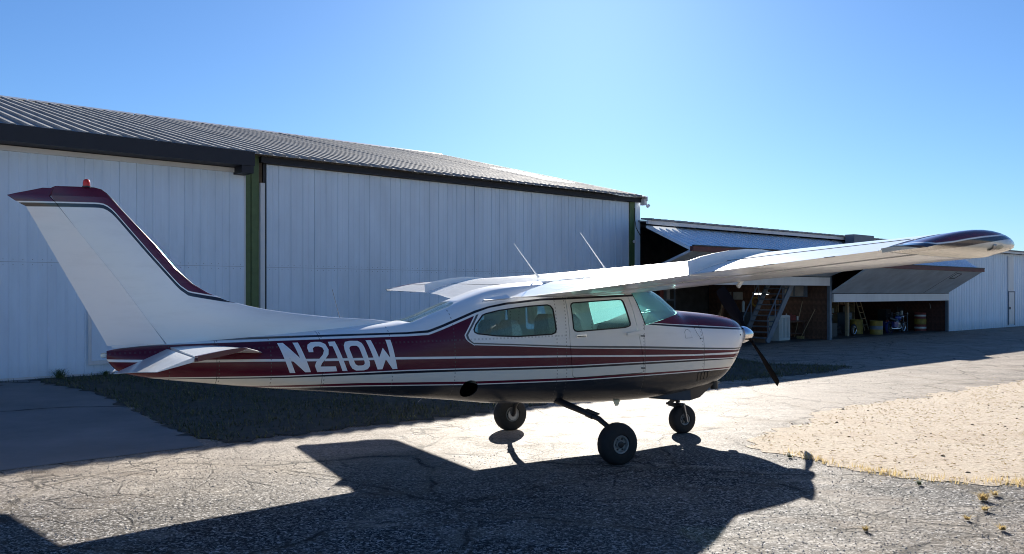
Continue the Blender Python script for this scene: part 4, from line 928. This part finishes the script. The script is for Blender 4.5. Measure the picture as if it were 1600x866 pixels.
DOOR = [(3.272, 1.70), (3.255, 1.735), (3.22, 1.752), (2.45, 1.768), (2.42, 1.75), (2.41, 1.72), (2.276, 1.131), (2.245, .90), (2.25, .865), (2.28, .85), (3.18, .85), (3.21, .862), (3.224, .89), (3.247, 1.212)]
WSH = [(2.206, 1.402), (2.345, 1.792), (2.30, 1.812), (1.84, 1.80), (1.5, 1.95), (1.2, 1.80), (1.40, 1.60), (1.484, 1.556)]
RWN = [(5.005, 1.520), (4.545, 1.690), (4.50, 1.715), (4.47, 1.75), (4.45, 1.85), (5.2, 1.85), (5.10, 1.565), (5.055, 1.533)]
WELL = [(4.44 + .095 * math.cos(k * .3927), .80 + .095 * math.sin(k * .3927)) for k in range(16)]
c_rs, c_rp = prism_st(REARW, .2, 1), prism_st(REARW, -1, -.2); c_fs, c_fp = prism_st(FRONTW, .2, 1), prism_st(FRONTW, -1, -.2)
c_w, c_r = prism_st(WSH, -1, 1), prism_st(RWN, -1, 1); c_d = prism_st(grow(DOOR, .0065), .3, 1); c_d0 = prism_st(DOOR, .3, 1); c_well = prism_st(WELL, .25, 1)
def put(name, me, mat, par=ap, smooth=35):
    me.materials.clear(); me.materials.append(mat)
    return link(name, me, par, smooth)
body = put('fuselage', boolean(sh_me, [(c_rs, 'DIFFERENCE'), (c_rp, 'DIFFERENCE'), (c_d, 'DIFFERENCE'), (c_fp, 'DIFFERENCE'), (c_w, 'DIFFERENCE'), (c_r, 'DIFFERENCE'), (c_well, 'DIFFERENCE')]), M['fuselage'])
door = put('cabin_door', boolean(sh_me, [(c_d0, 'INTERSECT'), (c_fs, 'DIFFERENCE')]), M['fuselage'])
put('door_window', boolean(sh_me, [(c_fs, 'INTERSECT')]), M['glass'], door)
for c in (c_rs, c_rp, c_fp): put('side_window', boolean(sh_me, [(c, 'INTERSECT')]), M['glass'])
put('windshield', boolean(sh_me, [(c_w, 'INTERSECT')]), M['windshield']); put('rear_window', boolean(sh_me, [(c_r, 'INTERSECT')]), M['glass'])
def resample(poly, st):
    out = []
    for i in range(len(poly)):
        a, b = Vector(poly[i]), Vector(poly[(i + 1) % len(poly)]); n = max(1, int((b - a).length / st))
        out += [tuple(a.lerp(b, k / n)) for k in range(n)]
    return out
def seal(poly, par, w=.012, sgn=1, name='window_seal', mat=None):
    a, b = resample(poly, .04), None; o = grow(a, w); i_ = grow(a, -.002); m = MB(); n = len(a)
    ou = [P(s, sgn * (side(s, z) + .0025), z) for s, z in o]; ii = [P(s, sgn * (side(s, z) + .0035), z) for s, z in i_]; lo = [P(s, sgn * (side(s, z) - .004), z) for s, z in o]; li = [P(s, sgn * (side(s, z) - .008), z) for s, z in i_]
    m.loft([lo, ou, ii, li], False, False); return m.build(name, mat or M['rubber'], par, 50)
seal(REARW, ap); seal(FRONTW, door); seal(REARW, ap, .012, -1)
MB().tube([P(s, side(s, z) + .001, z) for s, z in ((2.210, 1.405), (2.255, 1.53), (2.30, 1.66), (2.338, 1.775))], .006, 6).build('windshield_seal', M['rubber'], ap, 60)
# door hardware
hm = MB(); hm.box(P(3.11, side(3.11, 1.315) + .010, 1.313), (.135, .02, .030)); hm.build('door_handle', M['chrome'], door)
MB().box(P(3.11, side(3.11, 1.315) + .021, 1.308), (.115, .004, .010)).build('door_lock', M['black'], door)
pts = [P(2.52, .575, 1.30), P(2.50, .60, 1.31), P(2.26, .60, 1.33), P(2.235, .575, 1.335)]
MB().bar(pts[1], pts[2], .03, .045, (0, 1, 0)).build('door_scoop', M['white'], ap)
for z in (1.28, .905): MB().bar(P(2.285, side(2.26, z) + .002, z), P(2.225, side(2.2, z) + .002, z - .005), .008, .014).build('door_hinge', M['black'], ap)
# registration letters
def px(x, y):                                                     # letter sheet units -> station, height
    return (6.50448 + x * (-0.000812008) + y * (3.22259e-17) + x * x * (-3.4077e-08) + x * y * (0), 1.59367 + x * (-2.31172e-05) + y * (-0.000851536) + x * x * (-1.73016e-09) + x * y * (-3.34612e-08))
GL = {'N': [(140, 265), (205, 262), (380, 432), (315, 260), (377, 258), (500, 590), (435, 592), (262, 432), (325, 600), (262, 601)],
      '2': [(535, 365), (483, 366), (470, 318), (480, 282), (520, 256), (570, 250), (630, 250), (680, 275), (708, 335), (702, 390), (660, 448), (625, 490), (608, 527), (780, 525), (796, 580), (570, 590), (545, 520), (560, 475), (600, 435), (640, 390), (655, 345), (640, 313), (600, 300), (560, 302), (533, 322)],
      '1': [(715, 250), (792, 245), (912, 577), (855, 578), (757, 298), (724, 298)],
      'W': [(1140, 232), (1198, 230), (1270, 428), (1318, 315), (1397, 430), (1362, 226), (1418, 225), (1475, 553), (1420, 556), (1345, 445), (1305, 557), (1250, 560)]}
O_o = [(888, 340), (885, 290), (905, 250), (960, 238), (1050, 238), (1090, 262), (1110, 300), (1165, 480), (1165, 520), (1140, 555), (1095, 570), (1010, 572), (965, 550), (940, 510)]
O_i = [(948, 345), (943, 318), (958, 300), (985, 293), (1025, 293), (1045, 305), (1056, 325), (1106, 475), (1105, 495), (1092, 509), (1070, 515), (1028, 516), (1005, 503), (990, 475)]
def letter(name, faces2d):
    """flat lettering laid on the curved skin"""
    bm = bmesh.new()
    for poly in faces2d:
        tri = geometry.tessellate_polygon([[Vector((x, y, 0)) for x, y in poly]]); vs = [bm.verts.new((x, y, 0)) for x, y in poly]
        for t in tri:
            try: bm.faces.new([vs[i] for i in t])
            except ValueError: pass
    bmesh.ops.remove_doubles(bm, verts=bm.verts, dist=.01)
    for it in range(4):
        es = [e for e in bm.edges if e.calc_length() > 40]
        if es: bmesh.ops.subdivide_edges(bm, edges=es, cuts=1); bmesh.ops.triangulate(bm, faces=bm.faces)
    for v in bm.verts:
        s, z = px(v.co.x, v.co.y); v.co = P(s, side(s, z) + .0022, z)
    bm.normal_update()
    for f in bm.faces:
        if f.normal.y > 0: f.normal_flip()
    me = bpy.data.meshes.new(name); bm.to_mesh(me); bm.free(); me.materials.append(M['white']); return link(name, me, ap, 60)
for ch in 'N21': letter('registration_letter' if ch in 'NW' else 'registration_numeral', [GL[ch]])
letter('registration_numeral', [[O_o[i], O_o[(i + 1) % 14], O_i[(i + 1) % 14], O_i[i]] for i in range(14)]); letter('registration_letter', [GL['W']])

# cabin fittings seen through the windows
def seat(s, t, h):
    r = []
    for z, d0, d1, w in ((.95, 0, .12, .21), (1.15, .03, .16, .22), (1.35, .07, .19, .21), (1.5, .10, .19, .18), (1.56, .12, .17, .12)):
        z *= h; r.append([P(s + d0, t - w, z), P(s + d0 - .03, t - w * .6, z), P(s + d0 - .03, t + w * .6, z), P(s + d0, t + w, z), P(s + d1, t + w * .9, z), P(s + d1, t - w * .9, z)])
    st_ = MB().loft(r).build('seat', M['fabric'], ap, 50)
    MB().loft([[P(s - .45, t - .2, .86), P(s - .45, t + .2, .86), P(s + .06, t + .2, .84), P(s + .06, t - .2, .84)], [P(s - .45, t - .2, .96), P(s - .45, t + .2, .96), P(s + .06, t + .2, .94), P(s + .06, t - .2, .94)]]).build('seat_cushion', M['fabric'], st_)
for s, h in ((2.95, 1.0), (3.72, .97), (4.25, .93)):
    for t in (-.27, .27): seat(s, t, h)
MB().loft([[P(2.3, t, 1.20), P(1.75, t, 1.26), P(1.62, t, 1.49), P(1.78, t, 1.53), P(2.2, t, 1.40)] for t in (-.45, -.15, .15, .45)]).build('instrument_panel', M['seat_dark'], ap, 50)
def crumple(name, pts, nx_, nz_, amp, seed, mat):
    """a sagging silver sheet spanned by four corners"""
    r = random.Random(seed); A, B, C_, D = pts; m = MB(); gp = [[None] * (nx_ + 1) for _ in range(nz_ + 1)]
    for j in range(nz_ + 1):
        for i in range(nx_ + 1):
            p = A.lerp(B, i / nx_).lerp(D.lerp(C_, i / nx_), j / nz_); gp[j][i] = p + Vector((r.uniform(-amp, amp), r.uniform(-amp, amp), r.uniform(-amp, amp)))
    for j in range(nz_):
        for i in range(nx_): m.quad(gp[j][i], gp[j][i + 1], gp[j + 1][i + 1], gp[j + 1][i])
    return m.build(name, mat, ap)
crumple('sunshade', [P(2.42, -.50, 1.40), P(2.42, -.50, 1.70), P(2.98, -.52, 1.69), P(2.85, -.52, 1.36)], 5, 5, .012, 3, M['shade_foil'])
crumple('sunshade', [P(3.05, -.52, 1.42), P(3.05, -.52, 1.68), P(3.20, -.52, 1.68), P(3.20, -.52, 1.45)], 2, 4, .01, 4, M['shade_foil'])
crumple('curtain', [P(3.50, -.52, 1.36), P(3.50, -.52, 1.66), P(3.78, -.52, 1.65), P(3.80, -.52, 1.36)], 6, 4, .012, 5, M['shade_foil'])
crumple('curtain', [P(3.95, -.50, 1.36), P(3.95, -.50, 1.62), P(4.12, -.50, 1.60), P(4.12, -.50, 1.36)], 4, 3, .012, 6, M['shade_foil'])
# wings
def naca(n, thick, camber=.022):
    xs_ = [.5 * (1 - math.cos(math.pi * k / n)) for k in range(n + 1)]
    yt = lambda x: 5 * thick * (.2969 * x ** .5 - .126 * x - .3516 * x * x + .2843 * x ** 3 - .1036 * x ** 4)
    yc = lambda x: camber * (1 - ((x - .42) / (.42 if x < .42 else .58)) ** 2)
    return xs_, yt, yc
#       t    LE s   TE s   LE z   TE z   thick
WNG = [(0., 2.02, 4.02, 1.935, 1.765, .155), (.55, 2.03, 4.00, 1.940, 1.757, .155), (3.0, 2.14, 3.56, 1.978, 1.895, .165), (4.85, 2.27, 3.53, 2.000, 1.972, .142)]
def wsec(t, f0, f1, n=14, gap=0., scale=1.):
    ls, te, lz, tz_, th = interp(WNG, abs(t)); c = te - ls; _, yt, yc = naca(10, th)
    fs = [f0 + (f1 - f0) * .5 * (1 - math.cos(math.pi * k / n)) for k in range(n + 1)] if f0 == 0 else [f0 + (f1 - f0) * k / n for k in range(n + 1)]
    q = lambda f, sg: P(ls + c * f, t, lz + (tz_ - lz) * f + c * (yc(f) + sg * yt(f) * (1 if f < .985 else 1) * scale))
    return [q(f, 1) for f in fs] + [q(f, -1) for f in fs[::-1]][(1 if f0 == 0 else 0):(-1 if f1 == 1 else None)]
def wing(sg):
    w = MB(); HF = .705
    T = [.0, .3, .6, 1.0, 1.5, 2.0, 2.5, 3.0, 3.5, 4.0, 4.5, 4.85]
    w.loft([wsec(sg * t, 0, HF, 16) for t in T]); wo = w.build('wing', M['wing'], ap, 40)
    m = MB(); m.loft([wsec(sg * t, HF + .006, 1, 8) for t in (.56, 1.0, 1.6, 2.2, 2.985)]); m.build('flap', M['wing'], wo, 35)
    m = MB(); m.loft([wsec(sg * t, HF + .006, 1, 8) for t in (3.015, 3.6, 4.2, 4.84)]); m.build('aileron', M['wing'], wo, 35)
    # tip cap: rounded in plan, upswept
    m = MB(); rs = []
    for k, t in enumerate((4.853, 4.90, 4.95, 5.00, 5.035, 5.06, 5.075)):
        e = k / 6; cl = (1 - e ** 2.4); ls, te, lz, tz_, th = interp(WNG, 4.85); ls += .0 + .30 * e ** 2.2; te -= .02 + .14 * e ** 2.5; c = te - ls
        _, yt, yc = naca(10, th * (.93 if k else 1.0)); fs = [.5 * (1 - math.cos(math.pi * j / 16)) for j in range(17)]; up = .012 * math.sin(e * 2.2)
        q = lambda f, s_: P(ls + c * f, sg * t, lz + (tz_ - lz) * f + up + c * yc(f) * (1 + e) + s_ * (1.26 / c) * 0 + s_ * 1.26 * max(yt(f), .012 * (1 if 0 < f else 0)) * (cl ** .5 if k < 6 else .18) * (.98 if s_ > 0 else .98))
        rs.append([q(f, 1) for f in fs] + [q(f, -1) for f in fs[::-1]][1:-1])
    m.loft(rs); m.build('wing_tip', M['tip'], wo, 50)
    ls = 2.52
    MB().lathe([(0, -.05), (.022, -.045), (.03, 0), (.022, .035), (0, .05)], 12, P(2.60, sg * 5.045, 2.0), (1, 0, 0)).build('navigation_light', M['clear'], wo, 40)
    MB().lathe([(.034, -.085), (.034, -.05), (.0, -.05)], 12, P(2.60, sg * 5.04, 2.0), (1, 0, 0)).build('light_collar', M['steel'], wo, 40)
    # stall fence between flap and aileron
    m = MB(); t = 3.0; ls, te, lz, tz_, th = interp(WNG, t); c = te - ls; _, yt, yc = naca(10, th); zz = lambda f: lz + (tz_ - lz) * f + c * (yc(f) + yt(f))
    top = [(1.0, .118), (.9, .112), (.8, .100), (.68, .083), (.55, .060), (.42, .030), (.33, .004)]
    po = [(ls + c * f, zz(f) + h) for f, h in top] + [(ls + c * f, zz(f) - .006) for f, _ in top[::-1]]
    m.loft([[P(s, sg * (t + d), z) for s, z in po] for d in (-.004, .004)]); m.build('stall_fence', M['white'], wo)
    # hinge line and rivet rows on the upper skin
    for f in (.70,):
        pts = []
        for t in np.linspace(.62, 4.8, 12):
            ls, te, lz, tz_, th = interp(WNG, t); c = te - ls; _, yt, yc = naca(10, th); pts.append(P(ls + c * f, sg * t, lz + (tz_ - lz) * f + c * (yc(f) + yt(f)) + .0005))
        MB().tube(pts, .0028, 4).build('hinge_line', M['dark_steel'], wo)
    for k in range(3):
        t = 3.4 + .55 * k; ls, te, lz, tz_, th = interp(WNG, t); MB().tube([P(te - .01, sg * t, tz_), P(te + .10, sg * t, tz_ - .01)], .0022, 4).build('static_wick', M['black'], wo)
    return wo
wS = wing(1); wP = wing(-1)
MB().bar(P(2.28, 2.32, 1.93), P(2.40, 2.33, 1.80), .035, .022, (0, 1, 0)).build('temperature_probe', M['white'], wS)
# dorsal fairing from wing to rear window
for sg in (1, -1):
    MB().loft([[P(4.0, sg * .60, 1.752), P(4.0, sg * .52, 1.79), P(4.0, sg * .50, 1.74)], [P(4.28, sg * .545, 1.735), P(4.28, sg * .50, 1.75), P(4.28, sg * .48, 1.72)]]).build('root_fairing', M['white'], ap, 60)
# tail
def lens(c, w):                                                   # streamlined half-thickness
    return w * 1.55 * (math.sqrt(max(c, 0)) - c) * (1 if c < 1 else 0) + .004
FIN = [  # z, LE s, hinge s
 (1.36, 5.10, 7.352), (1.53, 5.12, 7.45), (1.60, 5.80, 7.49), (1.69, 6.42, 7.55), (1.79, 6.84, 7.615), (1.96, 7.155, 7.73), (2.36, 7.505, 8.02), (2.66, 7.765, 8.232), (2.76, 7.845, 8.30)]
fr_ = [1.36, 1.45, 1.53, 1.56, 1.60, 1.65, 1.69, 1.74, 1.79, 1.87, 1.96, 2.1, 2.25, 2.36, 2.5, 2.62, 2.70, 2.76]
m = MB(); rs = []
for z in fr_:
    le = interp(FIN, z)[0] - .028 * (z > 1.7); hg = 7.348 + (z - 1.36) * .6863; cc = (hg - le) / .6; w = .055 + .03 * max(0, 1.9 - z); w = min(w, .075); n = 14
    fs = [(k / n) ** 1.6 * .6 for k in range(n + 1)]; hw = lambda f: w * (2.6 * math.sqrt(f) * (1 - f) if f > 0 else 0) + .004
    rs.append([P(le + cc * f, hw(f) * .62, z) for f in fs] + [P(le + cc * f, -hw(f) * .62, z) for f in fs[::-1]])
m.loft(rs)
fin = m.build('vertical_fin', M['fin'], ap, 40)
m = MB(); rs = []
for z, le, te in ((2.761, 7.822, 8.315), (2.80, 7.855, 8.315), (2.835, 7.90, 8.30), (2.850, 7.96, 8.27)):
    c = te - le; k = (2.86 - z) / .1
    rs.append([P(le + c * f, .034 * k ** .5 * math.sin(math.pi * min(1, f * 1.1 + .08)) * .9 + .003, z) for f in np.linspace(0, 1, 9)] + [P(le + c * f, -(.034 * k ** .5 * math.sin(math.pi * min(1, f * 1.1 + .08)) * .9 + .003), z) for f in np.linspace(1, 0, 9)])
m.loft(rs); m.build('fin_cap', M['maroon'], fin, 50)
def lin(T, z):
    z = min(max(z, T[0][0]), T[-1][0]); return [float(np.interp(z, [r[0] for r in T], [r[k] for r in T])) for k in range(1, len(T[0]))]
RUD = [(1.395, 7.372, 7.872), (1.53, 7.457, 7.938), (2.0, 7.765, 8.172), (2.66, 8.240, 8.500), (2.665, 8.240, 8.515), (2.72, 8.282, 8.60), (2.755, 8.310, 8.645), (2.775, 8.30, 8.58), (2.80, 8.295, 8.48), (2.83, 8.28, 8.37)]
m = MB(); rs = []
for z in (1.395, 1.53, 1.75, 2.0, 2.25, 2.5, 2.66, 2.68, 2.72, 2.755, 2.775, 2.80, 2.83):
    a, b_ = lin(RUD, z); w = .040 - .012 * (z - 1.4) / 1.4; w *= 1 if z < 2.7 else max(.25, (2.86 - z) / .16)
    rs.append([P(a + (b_ - a) * f, (w * (1 - f) + .003) * (1 if f > .02 else .5), z) for f in (0, .03, .2, .5, 1)] + [P(a + (b_ - a) * f, -(w * (1 - f) + .003) * (1 if f > .02 else .5), z) for f in (1, .5, .2, .03, 0)])
m.loft(rs); rud = m.build('rudder', M['fin'], fin, 40)
MB().loft([[P(7.37, .03, 1.392), P(7.84, .006, 1.392), P(7.84, -.006, 1.392), P(7.37, -.03, 1.392)], [P(7.37, .03, 1.375), P(7.83, .006, 1.372), P(7.83, -.006, 1.372), P(7.37, -.03, 1.375)]]).build('rudder_foot', M['white'], rud)
MB().lathe([(.036, 0), (.036, .014), (0, .014)], 16, P(8.02, 0, 2.845)).build('beacon_base', M['black'], fin, 40)
MB().lathe([(.030, .0), (.031, .03), (.026, .052), (.014, .063), (0, .066)], 16, P(8.02, 0, 2.859)).build('beacon_light', M['beacon'], fin, 50)
MB().lathe([(.022, 0), (.024, .03), (.018, .055), (0, .06)], 12, P(7.87, 0, 1.31), (-1, 0, 0)).build('tail_light', M['clear'], ap, 50)
def stab(sg):
    def sec(t, f0, f1, drop=False):
        k = (abs(t) - .0) / 1.95; le = 6.47 + .50 * k; hg = 7.345 - .01 * k; te = 7.88 - .275 * k; zl = 1.262 + .140 * k; zh = 1.335; w = .040 - .012 * k
        if not drop:
            fs = [(j / 10) ** 1.6 for j in range(11)]; c = hg - le; hw = lambda f: w * 1.25 * math.sqrt(f) * (1 - .45 * f) + .002
            zc = lambda f: zl + (zh - zl) * f + .03 * (1 - k) * math.sin(math.pi * f); return [P(le + c * f, t, zc(f) + hw(f)) for f in fs] + [P(le + c * f, t, zc(f) - hw(f)) for f in fs[::-1]]
        an = math.radians(22 - 5 * k); c = te - hg; out = []; z = zh
        for f, q in ((.02, .6), (.06, 1), (.4, .7), (1, .1)): out.append((f, q))
        h0 = w * .62
        return [P(hg + .006 + c * f * math.cos(an), t, z - c * f * math.sin(an) + h0 * q) for f, q in out] + [P(hg + .006 + c * f * math.cos(an), t, z - c * f * math.sin(an) - h0 * q) for f, q in out[::-1]]
    T = [.04, .3, .7, 1.1, 1.5, 1.88]
    h = MB().loft([sec(sg * t, 0, 1) for t in T]).build('horizontal_stabilizer', M['wing'], ap, 40)
    a = sec(sg * 1.885, 0, 1); b = sec(sg * 1.945, 0, 1); mid = sum(b, Vector()) / len(b); bb = [mid + (p - mid) * .94 for p in b]
    MB().loft([a, bb]).build('stabilizer_tip', M['maroon'], h, 50)
    MB().loft([sec(sg * t, 0, 1, True) for t in (.14, .6, 1.2, 1.93)]).build('elevator', M['wing'], h, 40)
    return h
stab(1); stab(-1)
# nose: spinner, propeller, exhaust, scoop, louvres
sp = MB().lathe([(0, .0), (.014, .005), (.043, .034), (.076, .085), (.102, .145), (.116, .20), (.118, .25), (0, .25)], 32, P(.0, 0, 1.205), (-1, 0, 0)).build('spinner', M['chrome'], ap, 50)
def blade(ang):
    m = MB(); rs = []
    for r, c, tw, th in ((.06, .06, 40, .05), (.16, .08, 38, .045), (.30, .13, 34, .026), (.45, .165, 30, .02), (.60, .175, 27, .016), (.72, .165, 25, .012), (.79, .15, 24, .010), (.825, .12, 24, .006)):
        a = math.radians(tw); ring_ = []
        for u, q in ((-.5, 0), (-.3, .8), (0, 1), (.3, .7), (.5, 0), (.3, -.5), (0, -.6), (-.3, -.4)):
            x, y = u * c, q * th * .5; ring_.append(Vector((-(x * math.sin(a) + y * math.cos(a)) , x * math.cos(a) - y * math.sin(a), r)))
        rs.append(ring_)
    m.loft(rs); R_ = Matrix.Rotation(ang, 3, 'X'); o_ = P(.10, 0, 1.205)
    m.v = [tuple(o_ + R_ @ Vector(v)) for v in m.v]; return m.build('propeller_blade', M['blade'], ap, 40)
for k in range(2): blade(math.radians(140 + 180 * k))
MB().tube([P(.82, .12, .66), P(.815, .12, .53)], .05, 14, True).build('exhaust_pipe', M['black'], ap, 50)
MB().loft([[P(.86, -.16, .605), P(.86, .16, .605), P(.86, .16, .598), P(.86, -.16, .598)], [P(1.08, -.17, .60), P(1.08, .17, .60), P(1.08, .15, .440), P(1.08, -.15, .440)], [P(1.24, -.17, .58), P(1.24, .17, .58), P(1.24, .14, .408), P(1.24, -.14, .408)], [P(1.30, -.15, .56), P(1.30, .15, .56), P(1.30, .12, .43), P(1.30, -.12, .43)]]).build('air_scoop', M['navy'], ap, 30)
for sg in (1, -1):
    t = sg * .20
    MB().loft([[P(1.28, t, .55), P(1.95, t, .515), P(1.93, t + sg * .02, .495), P(1.42, t + sg * .03, .43), P(1.30, t + sg * .03, .425)], [P(1.28, t + sg * .008, .55), P(1.95, t + sg * .008, .515), P(1.93, t + sg * .028, .495), P(1.42, t + sg * .038, .43), P(1.30, t + sg * .038, .425)]]).build('nose_gear_door', M['navy'], ap)
for k in range(4):
    s = 1.395 - .055 * k; z0_, z1_ = .785 + .004 * k, .69 + .008 * k
    q = [(s, z0_), (s - .035, z0_ + .003), (s - .055, z1_ + .004), (s - .02, z1_)]
    MB().loft([[P(a, side(a, b) + d, b) for a, b in q] for d in (-.02, .009)]).build('cooling_louvre', M['black'], ap)
od = [(1.60, 1.30), (1.575, 1.325), (1.53, 1.325), (1.505, 1.30), (1.49, 1.225), (1.60, 1.225), (1.60, 1.30)]
MB().tube([P(a, side(a, b) + .0005, b) for a, b in od], .0022, 5).build('oil_door', M['rubber'], ap)
MB().tube([P(a, side(a, b) + .0005, b) for a, b in ((1.42, 1.345), (1.40, 1.28), (1.36, 1.215))], .0022, 5).build('cowl_seam', M['rubber'], ap)
for a, b in ((1.415, 1.345), (1.355, 1.21), (.62, 1.225)): MB().lathe([(.009, 0), (.009, .004), (0, .004)], 8, P(a, side(a, b), b), (0, -1, 0)).build('cowl_fastener', M['rubber'], ap)
MB().prism([(2.50, .52), (2.40, .52), (2.43, .45), (2.47, .45)], (-1, 0, 0), (0, 0, 1), (0, -.012, 0), P(0, .27, 0)).build('belly_antenna', M['cream'], ap)
MB().tube([P(4.9, .25, .72), P(4.95, .25, .68)], .004, 5).build('drain_tube', M['steel'], ap)
# whip antennas
for a, b, r in ((P(3.316, .0, 1.995), P(3.629, .0, 2.389), .009), (P(2.354, .0, 2.07), P(2.723, .0, 2.531), .009), (P(5.668, 0, 1.48), P(5.769, 0, 1.888), .004)):
    MB().tube([a, a.lerp(b, .15), b], [r * 1.9, r, r * .6], 8).build('whip_antenna', M['white'] if r > .005 else M['steel'], ap, 50)
# undercarriage
def wheel(par, c, r, w, rr, out):
    MB().lathe([(rr, -w * .42), (rr * 1.12, -w * .5), (r * .82, -w * .5), (r * .95, -w * .38), (r, -w * .18), (r, w * .18), (r * .95, w * .38), (r * .82, w * .5), (rr * 1.12, w * .5), (rr, w * .42)], 40, c, (0, 1, 0)).build('tyre', M['tyre'], par, 40)
    for sg in (1, -1):
        MB().lathe([(rr * 1.03, sg * w * .42), (rr * .98, sg * w * .46), (rr * .86, sg * w * .44), (rr * .78, sg * w * .24), (rr * .50, sg * w * .22), (rr * .42, sg * w * .36), (rr * .20, sg * w * .40), (0, sg * w * .40)], 32, c, (0, 1, 0)).build('rim', M['rim'], par, 40)
    for sg in (1, -1): MB().lathe([(rr * .36, sg * w * .375), (rr * .36, sg * w * .44), (rr * .25, sg * w * .46), (0, sg * w * .46)], 20, c, (0, 1, 0)).build('hub_cap', M['black'], par, 40)
    m = MB()
    for k in range(6):
        a = k * math.pi / 3
        for sg in (1, -1): m.lathe([(0, 0), (.009, .0), (.009, .012), (0, .012)], 6, Vector(c) + Vector((math.cos(a) * rr * .64, sg * w * .24, math.sin(a) * rr * .64)), (0, sg, 0))
    m.build('wheel_bolts', M['black'], par)
def main_gear(sg):
    t = sg * 1.225; s = 3.105; g0 = gl(s, t); R_ = .222
    c = P(s, t, g0 + R_ - .012); o = empty('main_gear'); o.parent = ap
    wheel(o, c, R_, .165, .095, sg)
    pts = [P(3.30, sg * .30, .585), P(3.27, sg * .52, .545), P(3.20, sg * .80, .478), P(3.15, sg * .95, .430), P(3.12, sg * 1.06, .365), P(3.105, sg * 1.11, .28), c + Vector((0, sg * .085, 0))]
    MB().tube(pts, [.040, .038, .032, .030, .028, .027, .027], 12).build('gear_leg', M['black'], o, 60)
    MB().tube([P(3.20, sg * .80, .478), P(3.175, sg * .88, .455)], .040, 12).build('leg_collar', M['black'], o, 60)
    MB().bar(P(3.21, sg * .80, .52), P(3.14, sg * .93, .475), .06, .014).build('step', M['black'], o)
    MB().lathe([(.075, 0), (.075, .012), (.03, .012), (.03, 0)], 20, c + Vector((0, sg * .095, 0)), (0, 1, 0)).build('brake_disc', M['steel'], o, 40)
    MB().tube([P(3.24, sg * .6, .545), P(3.16, sg * .92, .47), P(3.125, sg * 1.06, .40), c + Vector((.03, sg * .09, .03))], .006, 6).build('brake_hose', M['black'], o, 60)
    return o
main_gear(1); main_gear(-1)
ng = empty('nose_gear'); ng.parent = ap
g0 = gl(1.255, 0); c = P(1.255, 0, g0 + .178); wheel(ng, c, .185, .14, .075, 1)
MB().tube([P(1.36, 0, .55), P(1.315, 0, .385)], .030, 14).build('oleo_strut', M['black'], ng, 60)
MB().tube([P(1.315, 0, .385), P(1.30, 0, .33)], .021, 14).build('oleo_piston', M['chrome'], ng, 60)
MB().loft([[P(1.34, -.09, .34), P(1.34, .09, .34), P(1.26, .09, .345), P(1.26, -.09, .345)], [P(1.34, -.085, .375), P(1.34, .085, .375), P(1.27, .085, .37), P(1.27, -.085, .37)]]).build('fork_crown', M['black'], ng)
for sg in (1, -1): MB().bar(P(1.30, sg * .088, .36), P(1.25, sg * .088, g0 + .15), .016, .045, (0, 1, 0)).build('fork_leg', M['steel'], ng)
MB().bar(P(1.34, 0, .44), P(1.46, 0, .375), .05, .016, (0, 1, 0)).build('torque_link', M['black'], ng); MB().bar(P(1.46, 0, .372), P(1.33, 0, .335), .05, .016, (0, 1, 0)).build('torque_link', M['black'], ng)
MB().tube([P(1.47, -.03, .375), P(1.47, .03, .375)], .016, 8).build('link_bolt', M['black'], ng, 60)
